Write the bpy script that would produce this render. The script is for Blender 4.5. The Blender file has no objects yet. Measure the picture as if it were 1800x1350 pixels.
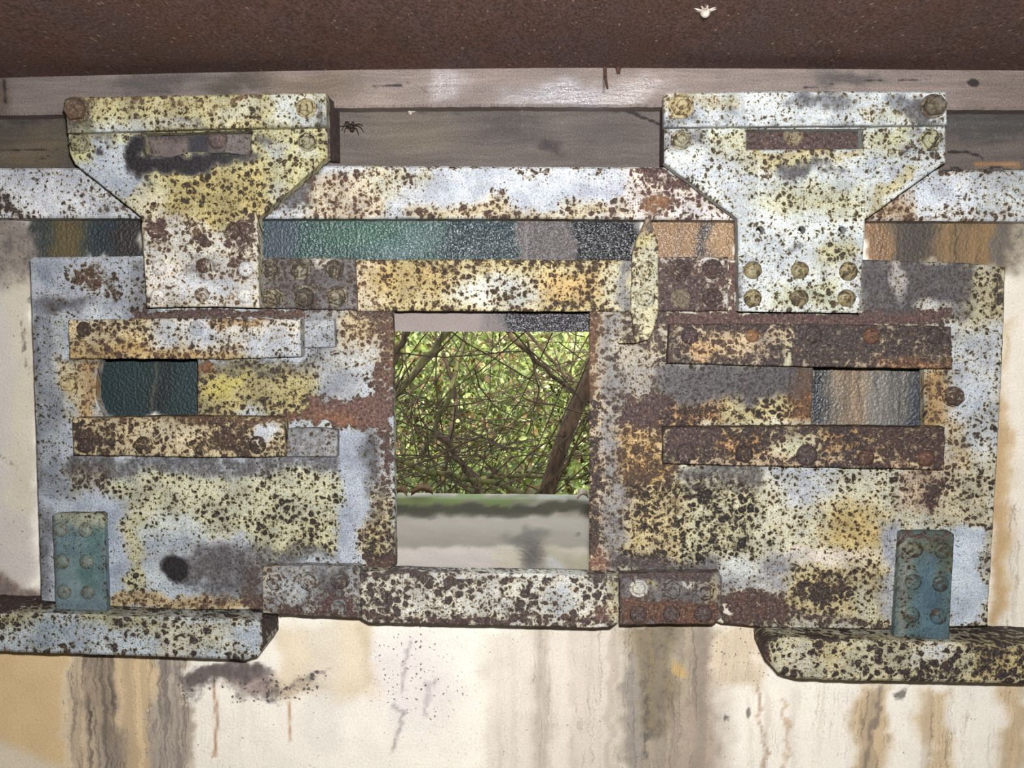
import bpy, math, random
import numpy as np
from mathutils import Vector, Euler, Matrix
from mathutils.geometry import delaunay_2d_cdt

random.seed(7)
rng = np.random.default_rng(7)
scene = bpy.context.scene
COL = scene.collection

# ------------------------------------------------------------------ camera, world, sun, flash, exposure
F = 1750.0                                   # focal length in pixels of the 1800 x 1350 frame
CAM = Vector((0.0, -1.75, 1.45))
ROT = Euler((math.radians(85.0), 0.0, math.radians(2.9)))
cd = bpy.data.cameras.new('camera'); cam = bpy.data.objects.new('camera', cd); COL.objects.link(cam)
cam.location = CAM; cam.rotation_euler = ROT
cd.sensor_width = 36.0; cd.lens = F / 1800.0 * 36.0; cd.clip_start = 0.02
scene.camera = cam

world = bpy.data.worlds.new('world'); scene.world = world; world.use_nodes = True
bg = world.node_tree.nodes['Background']
bg.inputs[0].default_value = (0.86, 0.93, 1.0, 1); bg.inputs[1].default_value = 4.0

sd = bpy.data.lights.new('sun', 'SUN'); sun = bpy.data.objects.new('sun', sd); COL.objects.link(sun)
sd.energy = 13.0; sd.angle = math.radians(0.6); sd.color = (1.0, 0.95, 0.84)
sun.rotation_euler = (math.radians(50), 0, math.radians(-18))

fd = bpy.data.lights.new('camera_flash', 'AREA'); flash = bpy.data.objects.new('camera_flash', fd); COL.objects.link(flash)
fd.shape = 'RECTANGLE'; fd.size = 0.06; fd.size_y = 0.03; fd.energy = 43.0; fd.color = (0.985, 0.99, 1.0)
flash.location = CAM + Vector((0.03, 0.02, 0.10)); flash.rotation_euler = ROT

scene.view_settings.view_transform = 'Standard'; scene.view_settings.look = 'None'
scene.view_settings.gamma = 1.0; scene.view_settings.exposure = 0.0
scene.view_settings.use_curve_mapping = False
scene.cycles.use_denoising = True
scene.cycles.max_bounces = 4; scene.cycles.diffuse_bounces = 2; scene.cycles.glossy_bounces = 2; scene.cycles.transparent_max_bounces = 8
scene.cycles.sample_clamp_indirect = 4.0; scene.cycles.adaptive_threshold = .02

# ------------------------------------------------------------------ pixel <-> world
RM = np.array(ROT.to_matrix())
C = np.array(CAM)
def ray(px, py):
    v = np.array([(px - 900.0) / F, -(py - 675.0) / F, -1.0])
    return RM @ v
def U(px, py, d=0.0):                        # point seen at a pixel on the upright plane standing d in front of the wall
    r = ray(px, py); t = (-d - C[1]) / r[1]
    return C + r * t
def PIX(co):
    q = (np.asarray(co, float) - C) @ RM
    return 900 + F * q[:, 0] / -q[:, 2], 675 - F * q[:, 1] / -q[:, 2]
def mpp(d=0.0): return (1.75 - d) / F        # metres for one pixel there

# ------------------------------------------------------------------ numpy noise
def _h(ix, iy, seed):
    n = (ix * 374761393 + iy * 668265263 + seed * 974634777) & 0x7fffffff
    n = ((n ^ (n >> 13)) * 1274126177) & 0x7fffffff
    return ((n ^ (n >> 16)) & 0xffff) / 65535.0
def vnoise(x, y, seed=0):
    ix = np.floor(x).astype(np.int64); iy = np.floor(y).astype(np.int64)
    fx = x - ix; fy = y - iy; fx = fx * fx * (3 - 2 * fx); fy = fy * fy * (3 - 2 * fy)
    a = _h(ix, iy, seed); b_ = _h(ix + 1, iy, seed); c = _h(ix, iy + 1, seed); d = _h(ix + 1, iy + 1, seed)
    return (a + (b_ - a) * fx) * (1 - fy) + (c + (d - c) * fx) * fy
def fbm(x, y, seed=0, o=3):
    s = 0; a = 1.0; t = 0
    for i in range(o):
        s = s + a * (vnoise(x * 2 ** i, y * 2 ** i, seed + i * 17) - .5); t += a; a *= .5
    return s / t
def sstep(a, b_, x):
    t = np.clip((x - a) / (b_ - a), 0, 1); return t * t * (3 - 2 * t)
def lin(c):
    c = np.asarray(c, float) / 255.0
    return np.where(c <= .04045, c / 12.92, ((c + .055) / 1.055) ** 2.4)

# ------------------------------------------------------------------ wear fields: what paint, rust, dirt and painted shade lies where on a surface
def e(cx, cy, rx, ry, **k): return dict(k, t='e', q=(cx, cy, rx, ry))
def b(x0, y0, x1, y1, **k): return dict(k, t='b', q=(x0, y0, x1, y1))
def l(x0, y0, x1, y1, wid, **k): return dict(k, t="l", q=(x0, y0, x1, y1, wid))
class Field:
    n = 0
    def __init__(s, p, D=.3, rc=(58, 48, 40), s0=0., sp=.25, g=0., ops=(), warp=1.0, ds=.30):
        Field.n += 1
        s.base = (p, D, rc, s0, sp, g); s.ops = list(ops); s.seed = Field.n * 31; s.warp = warp; s.ds = ds
    def __call__(s, px, py):
        p, D, rc, s0, sp, g = s.base; n = len(px)
        P = np.tile(np.array(p, float), (n, 1)); R = np.tile(np.array(rc, float), (n, 1))
        Dv = np.full(n, float(D)); S = np.full(n, float(s0)); Sp = np.full(n, float(sp)); Gl = np.full(n, float(g))
        w1x = fbm(px / 55., py / 55., s.seed, 4); w1y = fbm(px / 55., py / 55., s.seed + 5, 4)
        w2x = fbm(px / 13., py / 13., s.seed + 9); w2y = fbm(px / 13., py / 13., s.seed + 11)
        for o in s.ops:
            w = o.get('w', 1.0) * s.warp
            x = px + w * (52 * w1x + 16 * w2x); y = py + w * (52 * w1y + 16 * w2y)
            if o['t'] == 'e':
                cx, cy, rx, ry = o['q']; f = o.get('f', .6)
                m = sstep(1 + f, 1 - f, np.hypot((x - cx) / rx, (y - cy) / ry))
            elif o['t'] == 'b':
                x0, y0, x1, y1 = o['q']; f = o.get('f', 15.)
                sdv = np.maximum(np.abs(x - (x0 + x1) / 2) - (x1 - x0) / 2, np.abs(y - (y0 + y1) / 2) - (y1 - y0) / 2)
                m = sstep(f, -f, sdv)
            else:
                x0, y0, x1, y1, wd = o['q']; f = o.get('f', 3.)
                vx, vy = x1 - x0, y1 - y0
                t = np.clip(((x - x0) * vx + (y - y0) * vy) / (vx * vx + vy * vy), 0, 1)
                m = sstep(f, -f, np.hypot(x - x0 - t * vx, y - y0 - t * vy) - wd)
            m = m * o.get('k', 1.0)
            if 'p' in o: P += (np.array(o['p'], float) - P) * m[:, None]
            if 'rc' in o: R += (np.array(o['rc'], float) - R) * m[:, None]
            if 'D' in o: Dv += (o['D'] - Dv) * m
            if 's' in o: S += (o['s'] - S) * m
            if 'sp' in o: Sp += (o['sp'] - Sp) * m
            if 'g' in o: Gl += (o['g'] - Gl) * m
        P += (P.mean(1, keepdims=True) - P) * s.ds; R += (R.mean(1, keepdims=True) - R) * .46
        if s.ds: Dv = np.clip(Dv + .22 * fbm(px / 60., py / 60., s.seed + 21, 4) * (Dv > .03) * (Dv < .97), 0, 1.05)
        return lin(P), Dv, lin(R), S, Sp, Gl
    def plus(self, **k):                        # the same wear with some values replaced (bolts on a plate)
        f = Field.__new__(Field); f.__dict__ = dict(self.__dict__); f.ops = self.ops + [b(-9999, -9999, 9999, 9999, **k)]
        return f

# ------------------------------------------------------------------ node helper
class NG:
    def __init__(s, name):
        s.m = bpy.data.materials.new(name); s.m.use_nodes = True
        s.t = s.m.node_tree; s.N = s.t.nodes; s.L = s.t.links
        s.bsdf = s.N['Principled BSDF']; s.dim = '3D'
    def put(s, sock, v):
        if hasattr(v, 'is_output'): s.L.new(v, sock)
        elif isinstance(v, (tuple, list)) and len(v) == 3 and sock.type == 'RGBA': sock.default_value = (*v, 1)
        else: sock.default_value = v
    def node(s, t, **props):
        n = s.N.new(t)
        for k, v in props.items(): setattr(n, k, v)
        return n
    def M(s, op, a, b_=None, c=None, clamp=False):
        n = s.node('ShaderNodeMath', operation=op, use_clamp=clamp); s.put(n.inputs[0], a)
        if b_ is not None: s.put(n.inputs[1], b_)
        if c is not None: s.put(n.inputs[2], c)
        return n.outputs[0]
    def V(s, op, a, b_=None):
        n = s.node('ShaderNodeVectorMath', operation=op); s.put(n.inputs[0], a)
        if b_ is not None: s.put(n.inputs['Scale' if op == 'SCALE' else 1], b_)
        return n.outputs[0]
    def mix(s, f, a, b_, mode='MIX'):
        n = s.node('ShaderNodeMix', data_type='RGBA', blend_type=mode)
        s.put(n.inputs[0], f); s.put(n.inputs[6], a); s.put(n.inputs[7], b_); return n.outputs[2]
    def ss(s, x, lo, hi, a=0., b_=1.):
        n = s.node('ShaderNodeMapRange', interpolation_type='SMOOTHSTEP'); s.put(n.inputs[0], x)
        for i, v in zip((1, 2, 3, 4), (lo, hi, a, b_)): s.put(n.inputs[i], v)
        return n.outputs[0]
    def noise(s, vec, sc, det=3., dist=0., rough=.55):
        n = s.node('ShaderNodeTexNoise', noise_dimensions=s.dim); s.put(n.inputs['Vector'], vec)
        n.inputs['Scale'].default_value = sc; n.inputs['Detail'].default_value = det
        n.inputs['Distortion'].default_value = dist; n.inputs['Roughness'].default_value = rough
        return n.outputs[0], n.outputs[1]
    def voro(s, vec, sc, feature='F1'):
        n = s.node('ShaderNodeTexVoronoi', feature=feature, voronoi_dimensions=s.dim); s.put(n.inputs['Vector'], vec); n.inputs['Scale'].default_value = sc
        return n.outputs['Distance'], n.outputs['Color']
    def attr(s, name):
        n = s.node('ShaderNodeAttribute', attribute_name=name); return n.outputs['Color'], n.outputs['Alpha']
    def sep(s, c):
        n = s.node('ShaderNodeSeparateColor'); s.put(n.inputs[0], c); return n.outputs
    def coord(s, rnd=True, flat=False):
        v = s.node('ShaderNodeTexCoord').outputs['Object']
        if flat:                             # a flat pattern in the wall's plane, sheared so that returns and tops get it too
            s.dim = '2D'; n = s.node('ShaderNodeSeparateXYZ'); s.put(n.inputs[0], v); c = s.node('ShaderNodeCombineXYZ')
            s.put(c.inputs[0], s.M('MULTIPLY_ADD', n.outputs[1], .37, n.outputs[0])); s.put(c.inputs[1], s.M('MULTIPLY_ADD', n.outputs[1], .93, n.outputs[2])); v = c.outputs[0]
        if rnd:
            r = s.node('ShaderNodeObjectInfo').outputs['Random']
            v = s.V('ADD', v, s.M('MULTIPLY', r, 7.3))
        return v
    def scale(s, v, xyz):
        n = s.node('ShaderNodeVectorMath', operation='MULTIPLY'); s.put(n.inputs[0], v); n.inputs[1].default_value = xyz
        return n.outputs[0]
    def bump(s, h, strength=.4, dist=.002):
        n = s.node('ShaderNodeBump'); s.put(n.inputs['Height'], h); s.put(n.inputs['Strength'], strength); n.inputs['Distance'].default_value = dist
        s.L.new(n.outputs[0], s.bsdf.inputs['Normal'])
    def out(s, col=None, rough=None, spec=None):
        if col is not None: s.put(s.bsdf.inputs['Base Color'], col)
        if rough is not None: s.put(s.bsdf.inputs['Roughness'], rough)
        if spec is not None: s.put(s.bsdf.inputs['Specular IOR Level'], spec)
        return s.m

def L3(*c): return tuple(float(v) for v in lin(c))

def mat_rusty_paint():
    g = NG('rusty_painted_steel'); v = g.coord(True, True)
    P, D = g.attr('paint'); R, S = g.attr('rust'); misc, _ = g.attr('misc'); ms = g.sep(misc); sp, gl = ms[0], ms[1]
    wc = g.noise(v, 70, 3)[1]
    wv = g.V('ADD', v, g.V('SCALE', g.V('SUBTRACT', wc, (.5, .5, .5)), .013))
    clus = g.ss(g.noise(v, 22, 2)[0], .25, .75, .45, 1.45)
    Dm = g.M('MULTIPLY', D, g.M('MULTIPLY', clus, .69))
    d1, c1 = g.voro(wv, 95); d2, c2 = g.voro(wv, 56)
    r1 = g.M('MULTIPLY', g.M('MULTIPLY', Dm, g.M('MULTIPLY_ADD', g.sep(c1)[0], .78, .26)), g.M('MULTIPLY_ADD', sp, -.45, 1.02))
    r2 = g.M('MULTIPLY', g.M('MULTIPLY', Dm, g.M('MULTIPLY_ADD', g.sep(c2)[0], .8, .2)), g.M('MULTIPLY_ADD', sp, .9, .12))
    q1 = g.M('SUBTRACT', r1, d1); q2 = g.M('SUBTRACT', r2, d2)
    d3, c3 = g.voro(v, 230)
    q3 = g.M('SUBTRACT', g.M('MULTIPLY', g.M('MULTIPLY', g.M('MINIMUM', g.M('ADD', Dm, .12), .5), g.M('POWER', g.sep(c3)[0], 2.2)), .85), d3)
    m = g.M('MAXIMUM', g.M('MAXIMUM', g.ss(q1, -.06, .05), g.ss(q2, -.035, .03)), g.ss(q3, -.06, .06, 0., .85))
    nf = g.noise(wv, 75, 5, 0, .7)[0]
    fill = g.ss(g.M('SUBTRACT', nf, g.M('MULTIPLY_ADD', D, -.95, 1.27)), -.05, .05)
    m = g.M('MAXIMUM', m, fill)
    halo = g.M('MAXIMUM', g.ss(q1, -.34, -.02), g.ss(q2, -.22, -.01))
    halo = g.M('MAXIMUM', halo, g.ss(g.M('SUBTRACT', nf, g.M('MULTIPLY_ADD', D, -.95, 1.27)), -.16, -.02))
    halo = g.M('MULTIPLY', halo, g.ss(D, .05, .5, .25, .75))
    # paint with thin dirt
    pc = g.mix(1.0, P, g.mix(g.ss(g.noise(v, 17, 6, 0, .7)[0], .25, .75), (.62, .63, .66), (1.18, 1.17, 1.12)), 'MULTIPLY')
    pc = g.mix(1.0, pc, g.mix(g.ss(g.noise(v, 380, 3, 0, .7)[0], .25, .75), (.66, .66, .68), (1.25, 1.25, 1.23)), 'MULTIPLY')
    pc = g.mix(halo, pc, g.mix(1.0, pc, (.84, .72, .50), 'MULTIPLY'))
    sn = g.noise(v, 60, 6, 0, .8)[0]
    sm = g.ss(g.M('ADD', g.M('MULTIPLY', S, 1.1), g.M('MULTIPLY', g.M('MULTIPLY_ADD', sn, 2.6, -1.3), g.ss(S, 0., .35))), .0, 1.05)
    pc = g.mix(g.M('MULTIPLY', sm, .9), pc, g.mix(1.0, g.mix(g.ss(g.noise(v, 200, 4, 0, .75)[0], .3, .7), L3(42, 39, 39), L3(98, 92, 93)), g.mix(g.ss(S, .85, 1.35), (1, 1, 1), (.3, .3, .32)), 'MULTIPLY'))
    rn = g.noise(v, 170, 5, 0, .78)[0]
    rc = g.mix(1.0, R, g.mix(g.ss(rn, .25, .75), (.22, .22, .23), (1.6, 1.54, 1.5)), 'MULTIPLY')
    rc = g.mix(g.ss(g.noise(v, 55, 5, 0, .7)[0], .54, .74, 0, .4), rc, g.mix(.3, R, L3(170, 108, 56)))
    rc = g.mix(g.ss(g.noise(v, 260, 3)[0], .60, .74, 0, .55), rc, L3(176, 160, 144))
    m = g.M('MULTIPLY', m, g.ss(sm, .5, 1.0, 1., .55))
    col = g.mix(m, pc, rc)
    ro = g.M('SUBTRACT', g.M('MULTIPLY_ADD', m, .35, .5), g.M('MULTIPLY', gl, .35))
    h = g.M('ADD', g.M('MULTIPLY', m, .7), g.M('MULTIPLY', g.noise(v, 190, 4)[0], .55))
    g.bump(h, .55, .0025)
    return g.out(col, ro, .35)

def mat_wall():
    g = NG('stained_plaster'); v = g.coord(False, True)
    P, D = g.attr('paint'); R, S = g.attr('rust'); misc, _ = g.attr('misc'); ms = g.sep(misc); sp, gl = ms[0], ms[1]
    wob = g.V('ADD', g.V('SCALE', g.V('SUBTRACT', g.noise(v, 14, 3)[1], (.5, .5, .5)), .022), g.V('SCALE', g.V('SUBTRACT', g.noise(v, 75, 3, 0, .7)[1], (.5, .5, .5)), .013))
    sv = g.scale(g.V('ADD', v, wob), (1, .035, 1))
    st = g.noise(sv, 95, 4, 0, .65)[0]; st2 = g.noise(g.scale(g.V('ADD', v, wob), (1, .03, 1)), 42, 3)[0]
    smask = g.M('MULTIPLY', g.ss(g.M('ADD', st, g.M('MULTIPLY_ADD', sp, .5, -.86)), -.04, .12), g.ss(sp, 0, .15))
    wide = g.M('MULTIPLY', g.ss(g.M('ADD', st2, g.M('MULTIPLY_ADD', sp, .45, -.74)), -.1, .15), g.ss(sp, 0, .25))
    pc = g.mix(1.0, P, g.mix(g.noise(v, 16, 5)[0], (.88, .87, .86), (1.12, 1.12, 1.1)), 'MULTIPLY')
    pc = g.mix(1.0, pc, g.mix(g.noise(v, 300, 4)[0], (.78, .78, .78), (1.2, 1.2, 1.2)), 'MULTIPLY')
    pc = g.mix(g.M('MULTIPLY', wide, .38), pc, R)
    gn = g.noise(v, 60, 7, 0, .75)[0]
    sm = g.ss(g.M('ADD', g.M('MULTIPLY', S, 1.15), g.M('MULTIPLY', g.M('MULTIPLY_ADD', gn, 2.4, -1.2), g.ss(S, 0., .3))), .05, .95)
    pc = g.mix(g.M('MULTIPLY', sm, .85), pc, g.mix(g.noise(g.scale(v, (1, .25, 1)), 120, 5)[0], L3(50, 45, 44), L3(135, 126, 120)))
    pc = g.mix(g.M('MULTIPLY', smask, .6), pc, g.mix(1.0, R, (.7, .68, .66), 'MULTIPLY'))
    dl = g.M('MULTIPLY', g.ss(g.M('ABSOLUTE', g.M('SUBTRACT', st2, .5)), .0, .016, 1., 0.), g.ss(sp, .08, .5))
    pc = g.mix(g.M('MULTIPLY', dl, .6), pc, g.mix(1.0, R, (.62, .58, .55), 'MULTIPLY'))
    wv = g.V('ADD', v, g.V('SCALE', g.noise(v, 160, 2)[1], .008))
    d1, c1 = g.voro(wv, 120)
    dots = g.ss(g.M('SUBTRACT', g.M('MULTIPLY', g.M('MULTIPLY', D, g.M('POWER', g.sep(c1)[0], 2.5)), .7), d1), -.05, .03)
    pc = g.mix(g.M('MULTIPLY', dots, .9), pc, L3(88, 80, 80))
    ro = g.M('MULTIPLY_ADD', gl, -.615, .86)
    h = g.M('ADD', g.M('MULTIPLY', g.noise(v, 190, 2, 0, .5)[0], g.M('MULTIPLY_ADD', gl, .5, .5)), g.M('MULTIPLY', smask, -.25))
    g.bump(h, g.M('MULTIPLY_ADD', gl, .6, .3), .0042)
    return g.out(pc, ro, g.M('MULTIPLY_ADD', gl, .75, .25))

def mat_wood():
    g = NG('weathered_timber'); v = g.coord(True, True)
    P, D = g.attr('paint'); R, S = g.attr('rust'); misc, _ = g.attr('misc'); ms = g.sep(misc); gl = ms[1]
    wv = g.V('ADD', v, g.V('SCALE', g.V('SUBTRACT', g.noise(v, 9, 3)[1], (.5, .5, .5)), .02))
    gr = g.noise(g.scale(wv, (.06, 1, 1)), 150, 5, 0, .65)[0]
    gr2 = g.noise(g.scale(wv, (.12, 1, 1)), 40, 4)[0]
    c = g.mix(1.0, P, g.mix(gr, (.62, .62, .63), (1.4, 1.38, 1.35)), 'MULTIPLY')
    c = g.mix(1.0, c, g.mix(gr2, (.72, .72, .74), (1.25, 1.25, 1.2)), 'MULTIPLY')
    c = g.mix(g.ss(g.noise(v, 20, 6, 0, .7)[0], .52, .72, 0, .5), c, g.mix(.5, R, P))
    c = g.mix(g.ss(g.noise(v, 240, 4)[0], .62, .78, 0, .28), c, L3(170, 155, 142))
    c = g.mix(1.0, c, g.mix(g.ss(g.noise(v, 420, 3, 0, .7)[0], .25, .75), (.68, .68, .68), (1.28, 1.28, 1.28)), 'MULTIPLY')
    sm = g.ss(g.M('ADD', g.M('MULTIPLY', S, 1.4), g.M('MULTIPLY_ADD', g.noise(v, 45, 6, 0, .7)[0], .8, -.4)), .3, .9)
    c = g.mix(g.M('MULTIPLY', sm, .9), c, L3(42, 39, 40))
    ro = g.M('MULTIPLY_ADD', gl, -.62, .82)
    h = g.M('ADD', g.M('MULTIPLY', gr, .6), g.M('MULTIPLY', g.noise(v, 170, 4)[0], .5))
    g.bump(h, g.M('MULTIPLY_ADD', gl, .55, .35), .003)
    return g.out(c, ro, g.M('MULTIPLY_ADD', gl, .7, .25))

def mat_ceiling():
    g = NG('rusted_ceiling_steel'); v = g.scale(g.coord(False), (1, .36, 1))
    n1 = g.noise(v, 300, 4, 0, .8)[0]; n2 = g.noise(v, 26, 4)[0]; n3 = g.noise(v, 7, 3)[0]
    c = g.mix(g.ss(n2, .3, .7), L3(96, 72, 62), L3(98, 78, 76))
    c = g.mix(g.ss(n3, .3, .7), c, g.mix(1.0, c, (1.16, 1.02, .9), 'MULTIPLY'))
    c = g.mix(1.0, c, g.mix(g.ss(n1, .3, .7), (.25, .25, .26), (1.85, 1.8, 1.75)), 'MULTIPLY')
    d, cc = g.voro(v, 170)
    c = g.mix(g.ss(g.M('SUBTRACT', g.M('MULTIPLY', g.M('POWER', g.sep(cc)[0], 6.), .34), d), -.03, .05, 0, .75), c, L3(190, 160, 132))
    g.bump(n1, .5, .003)
    return g.out(c, .8, .3)

def mat_simple(name, c1, c2, sc=30., rough=.8, bs=.3, spec=.3, stretch=(1, 1, 1)):
    g = NG(name); v = g.scale(g.coord(), stretch); n = g.noise(v, sc, 5, 0, .65)[0]
    g.bump(n, bs, .004); return g.out(g.mix(g.ss(n, .3, .7), L3(*c1), L3(*c2)), rough, spec)

def mat_leaf():
    g = NG('leaf'); P, A = g.attr('paint')
    g.out(P, .45, .35)
    tr = g.node('ShaderNodeBsdfTranslucent'); g.put(tr.inputs[0], g.mix(1.0, P, (1.15, 1.18, .72), 'MULTIPLY'))
    mx = g.node('ShaderNodeMixShader'); mx.inputs[0].default_value = .4
    g.L.new(g.bsdf.outputs[0], mx.inputs[1]); g.L.new(tr.outputs[0], mx.inputs[2])
    g.L.new(mx.outputs[0], g.N['Material Output'].inputs[0]); return g.m

RUSTY = mat_rusty_paint(); WALL = mat_wall(); WOOD = mat_wood(); CEIL = mat_ceiling(); LEAF = mat_leaf()
BARK = mat_simple('dark_bark', (34, 27, 22), (74, 60, 48), 45, .9, .6, .15, (1, 1, .3))
TRUNK = mat_simple('brown_bark', (34, 26, 21), (78, 60, 48), 60, .9, .5, .15, (1, 1, .25))
BARK_G = mat_simple('mossy_bark', (40, 36, 24), (86, 84, 52), 40, .9, .5, .15, (1, 1, .3))
SOIL = mat_simple('leaf_litter', (58, 66, 30), (110, 122, 58), 18, .95, .8, .1)
DARK = mat_simple('bare_concrete', (120, 112, 104), (160, 150, 138), 12, .9, .3, .2)
SPIDER = mat_simple('spider_hair', (26, 20, 18), (58, 44, 36), 300, .7, .3)
PALE = mat_simple('pale_scrap', (150, 138, 124), (214, 200, 186), 200, .8, .3)
DEADLEAF = mat_simple('dead_leaf', (78, 58, 42), (122, 94, 68), 60, .8, .3)
DRIP = mat_simple('rust_drip', (56, 38, 30), (96, 66, 52), 180, .8, .4)

# ------------------------------------------------------------------ objects
WLOC = {}
def reg(o, loc, parent):
    pl = WLOC.get(parent.name, np.zeros(3)) if parent else np.zeros(3)
    o.location = Vector(np.asarray(loc, float) - pl); WLOC[o.name] = np.asarray(loc, float)
    if parent: o.parent = parent
def tag(o, label=None, cat=None, group=None, kind=None):
    if label: o['label'] = label
    if cat: o['category'] = cat
    if group: o['group'] = group
    if kind: o['kind'] = kind
    return o
def empty(name, loc, label, cat, group=None):
    o = bpy.data.objects.new(name, None); COL.objects.link(o); o.empty_display_size = .05
    reg(o, loc, None); return tag(o, label, cat, group)
def mesh(name, V, Fc, mat, parent=None, fld=None, smooth=False, origin=None, label=None):
    V = np.asarray(V, float); org = V.mean(0) if origin is None else np.asarray(origin, float)
    me = bpy.data.meshes.new(name); me.from_pydata((V - org).tolist(), [], [list(map(int, f)) for f in Fc]); me.update()
    me.materials.append(mat)
    if smooth: me.polygons.foreach_set('use_smooth', [True] * len(me.polygons))
    if fld is not None:
        px, py = PIX(V); P, D, R, S, Sp, G_ = fld(px, py); n = len(V)
        if mat is RUSTY: P = P * .9
        for nm, rgb, a in (('paint', P, D), ('rust', R, S), ('misc', np.stack([Sp, G_, np.zeros(n)], 1), np.ones(n))):
            at = me.color_attributes.new(nm, 'FLOAT_COLOR', 'POINT')
            at.data.foreach_set('color', np.concatenate([rgb, a[:, None]], 1).astype(np.float32).ravel())
    o = bpy.data.objects.new(name, me); COL.objects.link(o); reg(o, org, parent)
    if label: o['label'] = label
    return o

def inside(poly, x, y):
    c = np.zeros(len(x), bool); n = len(poly)
    for i in range(n):
        x0, y0 = poly[i]; x1, y1 = poly[(i + 1) % n]
        if y0 == y1: continue
        t = (y0 > y) != (y1 > y)
        c ^= t & (x < (x1 - x0) * (y - y0) / (y1 - y0) + x0)
    return c
def area(p): return .5 * sum(p[i][0] * p[(i + 1) % len(p)][1] - p[(i + 1) % len(p)][0] * p[i][1] for i in range(len(p)))
def densify(p, step, jit, seed):
    out = []
    for i in range(len(p)):
        a = np.array(p[i]); c = np.array(p[(i + 1) % len(p)]); n = max(1, int(np.hypot(*(c - a)) / step))
        for k in range(n): out.append(a + (c - a) * k / n)
    out = np.array(out)
    if jit:
        out[:, 0] += 2.2 * jit * fbm(out[:, 0] * 70, out[:, 1] * 70, seed, 3); out[:, 1] += 2.2 * jit * fbm(out[:, 0] * 70 + 50, out[:, 1] * 70, seed + 3, 3)
    return out
def offset(p, dist):
    a = np.roll(p, 1, 0); c = np.roll(p, -1, 0)
    d1 = p - a; d2 = c - p; d1 /= np.linalg.norm(d1, axis=1)[:, None] + 1e-12; d2 /= np.linalg.norm(d2, axis=1)[:, None] + 1e-12
    n = np.stack([-(d1[:, 1] + d2[:, 1]), d1[:, 0] + d2[:, 0]], 1)
    ln = np.linalg.norm(n, axis=1)[:, None]; n = n / (ln + 1e-9)
    return p + n * dist * np.clip(2 / np.maximum(ln, .8), 1, 1.5)
SEED = [100]
def keep(v, tris, loops):                    # only the triangles inside the outline and outside the holes
    t = [list(f) for f in tris]; c = np.array([v[f].mean(0) for f in t])
    ok = inside(loops[0], c[:, 0], c[:, 1])
    for p in loops[1:]: ok &= ~inside(p, c[:, 0], c[:, 1])
    return [f for f, k in zip(t, ok) if k]
def plate(name, poly, d, th, fld, parent=None, holes=(), res=.0045, bev=.002, jit=.0009, mat=None, label=None, dent=.0006, hole_jit=None):
    """A steel plate or timber of thickness th whose outline is given as seen at its own distance."""
    SEED[0] += 7; sd_ = SEED[0]; mat = mat or RUSTY
    loops = []
    for k, pl in enumerate([poly] + list(holes)):
        w = [(lambda q: (q[0], q[2]))(U(x, y, d)) for x, y in pl]
        if (area(w) > 0) != (k == 0): w = w[::-1]
        loops.append(densify(w, .008, jit if (k == 0 or hole_jit is None) else hole_jit, sd_ + k))
    ins = [offset(p, bev) for p in loops]
    pts = np.concatenate(ins); edges = []; s = 0
    for p in ins:
        n = len(p); edges += [(s + i, s + (i + 1) % n) for i in range(n)]; s += n
    x0, z0 = ins[0].min(0); x1, z1 = ins[0].max(0)
    gx, gz = np.meshgrid(np.arange(x0 + res / 2, x1, res), np.arange(z0 + res / 2, z1, res)); gx = gx.ravel(); gz = gz.ravel()
    core = offset(ins[0], res * .45); ok = inside(core, gx, gz)
    for p in ins[1:]: ok &= ~inside(offset(p, res * .45), gx, gz)
    allp = np.concatenate([pts, np.stack([gx[ok], gz[ok]], 1)])
    r = delaunay_2d_cdt([Vector(q) for q in allp], edges, [], 1, 1e-6)
    v2 = np.array([tuple(q) for q in r[0]]); tri = keep(v2, r[2], ins)
    dz = dent * 2 * fbm(v2[:, 0] * 25, v2[:, 1] * 25, sd_, 3)
    V = [np.stack([v2[:, 0], -d + dz, v2[:, 1]], 1)]; Fc = tri; nv = len(v2)
    for p, q in zip(loops, ins):
        n = len(p)
        dq = dent * 2 * fbm(q[:, 0] * 25, q[:, 1] * 25, sd_, 3)
        V += [np.stack([q[:, 0], -d + dq, q[:, 1]], 1), np.stack([p[:, 0], np.full(n, -d + bev * .9), p[:, 1]], 1), np.stack([p[:, 0], np.full(n, -d + th), p[:, 1]], 1)]
        for i in range(n):
            j = (i + 1) % n
            Fc.append((nv + i, nv + n + i, nv + n + j, nv + j)); Fc.append((nv + n + i, nv + 2 * n + i, nv + 2 * n + j, nv + n + j))
        nv += 3 * n
    rb = delaunay_2d_cdt([Vector(q) for q in np.concatenate(loops)], edges, [], 1, 1e-6)
    vb = np.array([tuple(q) for q in rb[0]]); tb = keep(vb, rb[2], loops); V.append(np.stack([vb[:, 0], np.full(len(vb), -d + th), vb[:, 1]], 1))
    Fc += [[nv + i for i in f][::-1] for f in tb]
    return mesh(name, np.concatenate(V), Fc, mat, parent, fld, label=label)

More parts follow.
